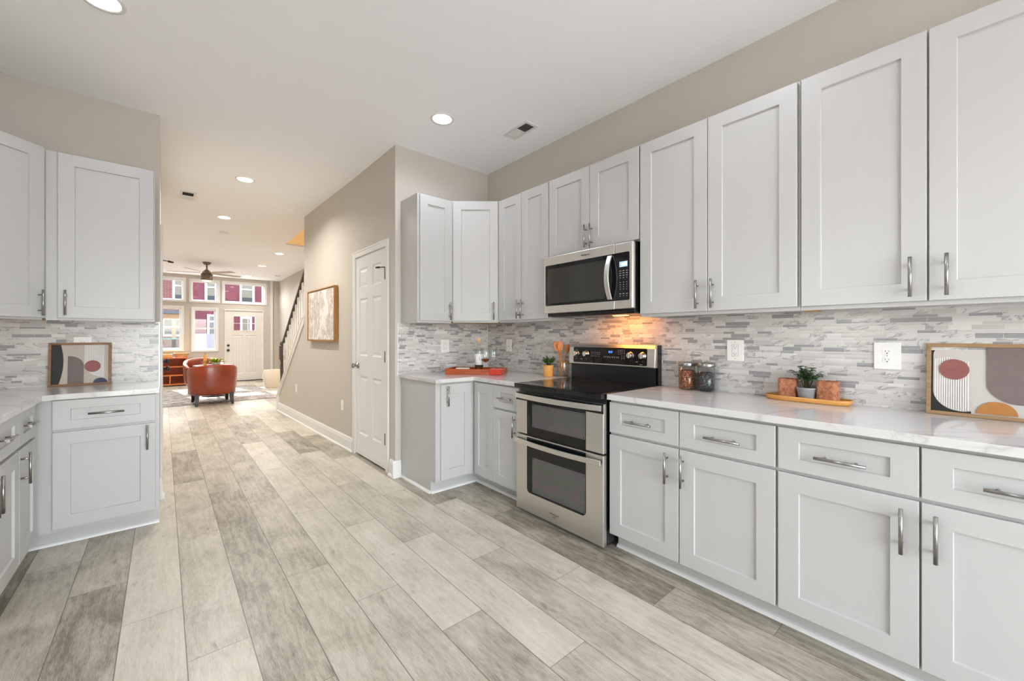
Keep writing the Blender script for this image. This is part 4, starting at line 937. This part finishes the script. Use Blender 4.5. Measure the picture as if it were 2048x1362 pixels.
# ================================================================== living room
g = G('shag_pile'); o = g.xyz(g.obj()); n = g.noise(g.vec(o[0], g.m('MULTIPLY', o[1], 2.2), 0), 5.5, 5, .7, .8); n2 = g.noise(g.obj(), 60, 3, .7)
g.set(Base_Color=g.ramp(g.m('ADD', g.m('MULTIPLY', n, .7), g.m('MULTIPLY', n2, .3)), (.36, lin(92, 88, 86)), (.5, lin(150, 144, 140)), (.62, lin(214, 208, 202))), Roughness=1); g.bump(n2, 1, .02)
rnd = random.Random(2); m = MB(); x0, x1, ya, yb = -.75, 1.78, 9.36, 12.25; NX, NY = 60, 70; vs = []; fs = []
for j in range(NY + 1):
    for i in range(NX + 1):
        ed = min(i, NX - i, j, NY - j); vs.append((x0 + (x1 - x0) * i / NX + rnd.uniform(-.012, .012), ya + (yb - ya) * j / NY + rnd.uniform(-.012, .012), .004 if ed == 0 else .008 + rnd.uniform(0, .012)))
for j in range(NY):
    for i in range(NX): a = j * (NX + 1) + i; fs.append((a, a + 1, a + NX + 2, a + NX + 1))
m.add(vs, fs, True); tag(m.build('shag_rug', g.mat), 'grey and white shag rug under the leather tub chairs', 'rug')
g = G('cognac_leather'); o = g.obj(); n = g.noise(o, 3, 3); g.set(Base_Color=g.ramp(n, (.3, lin(122, 46, 22)), (.7, lin(148, 62, 32))), Roughness=.3, Coat_Weight=.2); g.bump(g.noise(o, 160, 2), .15, .002); LEATHER = g.mat
LEGW = mat('espresso_wood', lin(40, 30, 28), .35, var=.1)
def tub_chair(label, loc, rz):
    """back of the chair towards -y"""
    t = thing('tub_chair', label, 'armchair', loc, rz, 'cognac leather tub chairs')
    m = MB(); vs = []; fs = []; NA = 40; secs = 10
    for i in range(NA + 1):
        a = R(-90 + (-135 + 270 * i / NA)); k = abs(2 * i / NA - 1)
        topz = .738 - .19 * k * k
        for (ro, zz) in ((.86, .19), (.93, .21), (.97, .35), (1.0, .55), (1.0, topz - .03), (.985, topz - .008), (.94, topz), (.86, topz - .002), (.79, topz - .02), (.77, topz - .06), (.77, .40), (.77, .30)):
            e = 2.6; c, s = cos(a), sin(a); x = .375 * ro * math.copysign(abs(c) ** (2 / e), c); y = .355 * ro * math.copysign(abs(s) ** (2 / e), s); vs.append((x, y, zz))
    K = 12
    for i in range(NA):
        for k in range(K): k2 = (k + 1) % K; fs.append((i * K + k, (i + 1) * K + k, (i + 1) * K + k2, i * K + k2))
    fs += [tuple(range(K)), tuple(NA * K + k for k in range(K - 1, -1, -1))]
    m.add(vs, fs, True); m.build('shell', LEATHER, t, fix=True)
    m = MB(); m.box(-.28, .28, -.26, .30, .20, .32); m.build('seat_base', LEATHER, t, bevel=.02)
    m = MB(); m.box(-.275, .275, -.26, .33, .32, .44); m.build('seat_cushion', LEATHER, t, bevel=.035)
    for sx in (-1, 1):
        for sy_ in (-1, 1):
            bx, by = .255 * sx, (.265 if sy_ > 0 else -.245); m = MB(); vs = []; fs = []
            for k, (z, h_, dx, dy) in enumerate(((.22, .034, 0, 0), (.14, .03, .004, .006), (.06, .024, .012, .018), (0, .019, .026, .04))):
                cx, cy = bx + dx * sx * .5, by + dy * sy_; vs += [(cx - h_, cy - h_, z), (cx + h_, cy - h_, z), (cx + h_, cy + h_, z), (cx - h_, cy + h_, z)]
            for k in range(3):
                for q in range(4): q2 = (q + 1) % 4; fs.append((4 * k + q, 4 * k + 4 + q, 4 * k + 4 + q2, 4 * k + q2))
            fs += [(0, 1, 2, 3), (15, 14, 13, 12)]; m.add(vs, fs); m.build('leg', LEGW, t, bevel=.004, fix=True)
    return t
tub_chair('cognac leather tub chair with its back toward the kitchen', (.70, 9.37, .0), R(3))
tub_chair('cognac leather tub chair facing the kitchen beyond the round table', (.70, 11.45, .016), R(178))
t = thing('side_table', 'round dark table between the two leather tub chairs', 'table', (.80, 10.42, .016))
MB().lathe([(0, .615), (.34, .615), (.35, .622), (.35, .636), (.34, .643), (0, .643)], seg=40).build('tabletop', mat('dark_tabletop', lin(86, 80, 80), .35), t)
MB().lathe([(0, 0), (.2, 0), (.2, .015), (.04, .03), (.03, .06), (.03, .6), (.08, .615)], seg=24).build('pedestal', LEGW, t)
TZ = .6592
t = thing('potted_plant', 'yellow green grassy plant on the round table', 'plant', (.83, 10.36, TZ))
MB().lathe([(0, 0), (.06, 0), (.075, .05), (.07, .05), (0, .045)], seg=24).build('bowl', mat('white_ceramic', lin(230, 228, 224), .3), t)
f = MB(); rnd = random.Random(4)
for i in range(120):
    a = rnd.uniform(0, 2 * pi); leaf(f, Vector((cos(a) * .03, sin(a) * .03, .045)), Vector((cos(a), sin(a), rnd.uniform(.25, 1.6))), rnd.uniform(.15, .25), .009, droop=.4)
f.build('foliage', mat('grass_green', lin(160, 178, 50), .5, var=.35, scale=40), t)
t = thing('wooden_candlestick', 'tall block shaped wooden candlestick beside the grassy plant', 'candlestick', (.655, 10.40, TZ))
m = MB(); m.box(-.028, .028, -.028, .028, 0, .225); m.build('post', YW, t, bevel=.004); MB().lathe([(.016, .225), (.016, .238), (.012, .238), (0, .236)], seg=16).build('cup', DARKMETAL, t)
# orange shelf unit under the window
OR = wood('orange_pine', lin(186, 96, 52), lin(216, 130, 78), 0, .45); ORD = mat('orange_panel', lin(168, 84, 48), .5, var=.1)
t = thing('shelf_unit', 'low orange wood shelf unit with open cubbies under the window', 'shelf unit', (-.46, 13.16, 0))
m = MB(); m.box(0, .93, 0, .36, .69, .725).box(0, .03, .01, .36, .03, .69).box(.90, .93, .01, .36, .03, .69).box(.03, .90, .01, .36, .03, .06); m.build('carcass', OR, t, bevel=.003)
MB().box(.03, .90, .34, .355, .06, .69).build('back_panel', ORD, t)
for z in (.47, .255): MB().box(.03, .90, .015, .34, z, z + .03).build('shelf', OR, t, bevel=.002)
for x in (.58,): MB().box(x, x + .025, .015, .34, .06, .255).build('divider', OR, t)
MB().box(.03, .90, .03, .34, 0, .03).build('plinth', LEGW, t)
t = thing('wooden_crate', 'shallow yellow wood crate with white rim on the shelf unit', 'crate', (.02, 13.3, .7254))
m = MB(); m.box(-.16, .16, -.12, .12, 0, .01).box(-.16, .16, -.12, -.105, .01, .075).box(-.16, .16, .105, .12, .01, .075).box(-.16, -.145, -.105, .105, .01, .075).box(.145, .16, -.105, .105, .01, .075); m.build('side', YW, t, bevel=.002)
t = thing('woven_bowl', 'cream coiled bowl on the end of the orange shelf unit', 'bowl', (.365, 13.32, .7254))
m = MB()
for k in range(7):
    r_ = .07 + .09 * (k / 6) ** .7; m.tube([(r_ * cos(2 * pi * i / 28), r_ * sin(2 * pi * i / 28), .012 + k * .014) for i in range(29)], .0095, 6)
m.build('coil', mat('cream_seagrass', lin(226, 190, 140), .85, var=.15, scale=40), t); MB().lathe([(0, .004), (.08, .004), (.08, .012), (0, .012)], seg=24).build('bottom', MATS['cream_seagrass'], t)
t = thing('woven_basket', 'white coiled rope basket on the floor by the stair newel', 'basket', (2.06, 11.42, 0))
m = MB()
for k in range(18):
    z = .018 + k * .0235; r_ = .175 + .03 * sin(pi * k / 17 * .8); m.tube([(r_ * cos(2 * pi * i / 32), r_ * sin(2 * pi * i / 32) * .95, z) for i in range(33)], .0135, 6)
m.build('coil', mat('white_rope', lin(232, 220, 202), .9, var=.08, scale=50), t); MB().lathe([(0, .003), (.18, .003), (.18, .02), (0, .02)], seg=24).build('bottom', MATS['white_rope'], t)
# ceiling fan
fy = 11.2; t = thing('ceiling_fan', 'bronze ceiling fan with thin blades and a lit bowl', 'ceiling fan', (.735, fy, cz(fy)))
BRONZE = mat('fan_bronze', lin(124, 110, 94), .4, .6)
MB().lathe([(.018, -.055), (.05, -.05), (.075, -.02), (.08, 0), (0, 0)], seg=28).build('canopy', BRONZE, t, fix=True)
MB().tube([(0, 0, -.17), (0, 0, -.05)], .014, 12).build('downrod', BRONZE, t)
MB().lathe([(0, -.255), (.085, -.25), (.085, -.225), (.055, -.19), (.03, -.165), (0, -.16)], seg=28).build('motor_collar', BRONZE, t)
MB().lathe([(0, -.40), (.100, -.40), (.106, -.36), (.106, -.255), (.09, -.248), (0, -.248)], seg=32).build('motor_housing', BRONZE, t)
MB().lathe([(0, -.425), (.06, -.42), (.095, -.402), (.095, -.39), (0, -.39)], seg=32).build('light_bowl', emit('fan_bowl', (1, .78, .45), 1.6), t)
BL = wood('fan_blade', lin(176, 164, 150), lin(196, 184, 170), 0, .5)
for k in range(5):
    a = R(20 + 72 * k); m = MB(); vs = [(.11, -.035, .008), (.11, .035, -.008), (.30, .055, -.011), (.66, .065, -.012), (.70, .04, -.008), (.70, -.03, .006), (.66, -.055, .01), (.30, -.05, .011)]
    m.add([(x, y, z - .235) for x, y, z in vs] + [(x, y, z - .231) for x, y, z in vs], [tuple(range(7, -1, -1)), tuple(range(8, 16))] + [(i, (i + 1) % 8, (i + 1) % 8 + 8, i + 8) for i in range(8)])
    m.xform(Matrix.Rotation(a, 4, 'Z')); m.build('blade', BL, t, fix=True)

# ================================================================== the street
struct(MB().box(-30, 30, 13.8, 60, -.35, -.25), 'ground', mat('asphalt', lin(104, 102, 100), .9, var=.1), 'grey street beyond the front windows', 'street')
struct(MB().box(-30, 30, 13.8, 17.2, -.25, -.16).box(-30, 30, 26.2, 28.6, -.25, -.16), 'sidewalk', mat('concrete', lin(140, 136, 130), .9, var=.06), 'pale concrete sidewalks of the street', 'sidewalk')
struct(MB().box(-30, 30, -40, -2.5, -.4, -.2), 'patio', mat('pale_patio_bounce', lin(222, 220, 216), .9, var=.05), 'unseen pale patio added to bounce daylight into the kitchen', 'ground')  # unseen ground, kept pale to bounce sun and sky up to the ceiling
RED = brick_mat('red_painted_brick', lin(74, 25, 37), lin(80, 28, 40), lin(88, 38, 48)); BRK = brick_mat('red_brick', lin(74, 25, 28), lin(86, 32, 32), lin(116, 96, 92))
HY = 28.0
def house(label, x0, x1, h, mt, wins, doors=()):
    t = thing('row_house', label, 'house', ((x0 + x1) / 2, HY, -.2), group='row houses across the street'); cx = (x0 + x1) / 2; o = .2
    m = MB(); m.box(x0 - cx, x1 - cx, 0, 6, 0, h); m.build('facade', mt, t)
    m = MB(); m.box(x0 - cx, x1 - cx, -.25, .1, h - .35, h); m.build('cornice', TRIM, t)
    for a, b, c, d in wins:
        m = MB(); ring(m, a - cx, b - cx, c + o, d + o, .1, -.06, .02); m.box(a - cx + .1, b - cx - .1, -.05, .02, (c + d) / 2 + o - .03, (c + d) / 2 + o + .03); w_ = m.build('window', TRIM, t)
        MB().box(a - cx + .1, b - cx - .1, -.015, -.005, c + o + .1, d + o - .1).build('pane', mat('far_window_glass', lin(44, 50, 52), .5, var=.3, scale=2, Specular_IOR_Level=.15), w_)
        MB().box(a - cx + .1, b - cx - .1, -.022, -.016, c + (d - c) * .27 + o, d + o - .1).build('shade', mat('cream_shade', lin(92, 88, 78), .8), w_)
    for a, b, c, d in doors: MB().box(a - cx, b - cx, -.06, .02, c + o, d + o).build('entry_door', TRIM, t)
house('red painted brick house across the street seen through the entry side windows', 1.12, 4.45, 8.6, RED, [(1.75, 2.3, 2.95, 5.0), (3.35, 4.08, 2.95, 5.0), (3.38, 3.95, .7, 2.38)], [])
house('red brick house across the street with a wooden porch', -4.0, 1.12, 8.2, BRK, [(.38, .86, 2.9, 5.0), (-1.6, -.8, 2.9, 5.0), (-.05, .85, 1.25, 2.25)])
house('cream house across the street beyond the red painted one', 4.45, 9.5, 9.0, mat('cream_siding', lin(212, 200, 170), .8), [(5.2, 6.1, 2.9, 5.0), (5.2, 6.1, .6, 2.3)])
t = thing('street_door', 'dark glazed house door with a white frame across the street', 'door', (2.15, 28.0, -.16))
m = MB(); ring(m, -.3, .32, 0, 2.62, .1, -.07, -.001); m.build('frame', TRIM, t); MB().box(-.2, .22, -.05, -.005, .1, 2.52).build('panel', mat('dark_door', lin(58, 64, 66), .3), t)
m = MB(); m.box(-.2, .22, -.06, -.05, 2.2, 2.28); m.build('transom_bar', TRIM, t)
t = thing('porch', 'wooden front porch with grey roof on the brick house', 'porch', (-.6, 26.7, -.16))
PWOOD = wood('porch_wood', lin(98, 68, 38), lin(114, 82, 48), 0, .6)
MB().box(-2.0, 1.38, -.1, 1.28, 2.55, 2.72).build('porch_roof', mat('slate_roof', lin(62, 64, 72), .8, var=.15, scale=12), t)
MB().box(-1.95, 1.33, -.02, .14, 2.3, 2.55).build('beam', PWOOD, t)
for x in (-1.8, -.1, 1.02): MB().box(x - .08, x + .08, 0, .14, 0, 2.3).build('post', PWOOD, t)
MB().box(-1.95, 1.33, 0, .1, .15, 1.25).build('railing_panel', wood('brown_boards', lin(68, 42, 30), lin(84, 54, 40), 2, .7), t)
MB().box(-1.95, 1.33, -.03, .13, 1.25, 1.32).build('rail', mat('green_rail', lin(50, 90, 76), .6), t)
def vehicle(name, label, cat, loc, prof, hw, paint, glassp, wheels):
    t = thing(name, label, cat, loc)
    m = MB(); m.prism([(x, -hw, z) for x, z in prof], (0, 2 * hw, 0)); m.build('body', paint, t, bevel=.06, fix=True)
    gm = mat('car_glass', lin(88, 98, 104), .08, var=0)
    m = MB()
    for pts in glassp: m.prism([(x, -hw - .006, z) for x, z in pts], (0, .01, 0)); m.prism([(x, hw - .004, z) for x, z in pts], (0, .01, 0))
    m.build('side_window', gm, t, fix=True)
    for x in wheels:
        for s in (-1, 1):
            m = MB(); m.lathe([(0, -.1), (.2, -.1), (.31, -.09), (.33, -.05), (.33, .05), (.31, .09), (.2, .1), (0, .1)], seg=24); m.xform(Matrix.Translation((x, s * (hw - .1), .33)) @ Matrix.Rotation(R(90), 4, 'X')); m.build('wheel', BLACKMAT, t)
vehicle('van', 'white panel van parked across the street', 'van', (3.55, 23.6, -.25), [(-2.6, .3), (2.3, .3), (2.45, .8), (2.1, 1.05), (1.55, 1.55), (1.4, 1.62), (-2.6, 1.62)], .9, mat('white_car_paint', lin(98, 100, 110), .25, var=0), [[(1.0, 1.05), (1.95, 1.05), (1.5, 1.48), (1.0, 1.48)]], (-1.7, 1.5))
vehicle('car', 'silver car parked below the front window', 'car', (-.95, 18.8, -.25), [(-2.1, .3), (2.1, .3), (2.15, .7), (1.9, .85), (.95, .95), (.35, 1.42), (-.95, 1.46), (-1.6, .98), (-2.1, .9)], .82, mat('silver_car_paint', lin(206, 208, 212), .25, .3, var=0), [[(-.9, 1.0), (.8, 1.0), (.32, 1.36), (-.85, 1.38)]], (-1.35, 1.35))
t = thing('street_tree', 'leafy green street tree beside the cream house', 'tree', (8.6, 25.2, -.2)); m = MB(); m.tube([(0, 0, 0), (.05, 0, 1.6), (0, .05, 3)], [.14, .11, .07], 8); m.build('trunk', mat('bark', lin(96, 78, 62), .9), t)
f = MB(); rnd = random.Random(9)
for i in range(900):
    a, b, r_ = rnd.uniform(0, 2 * pi), rnd.uniform(-1, 1), 1.5 * rnd.random() ** .4; p = Vector((cos(a) * r_ * math.sqrt(1 - b * b), sin(a) * r_ * math.sqrt(1 - b * b), 3.6 + b * r_ * .9)); leaf(f, p, Vector((rnd.uniform(-1, 1), rnd.uniform(-1, 1), rnd.uniform(-.5, .5))), .3, .09)
f.build('crown', mat('tree_green', lin(110, 138, 66), .6, var=.3), t)
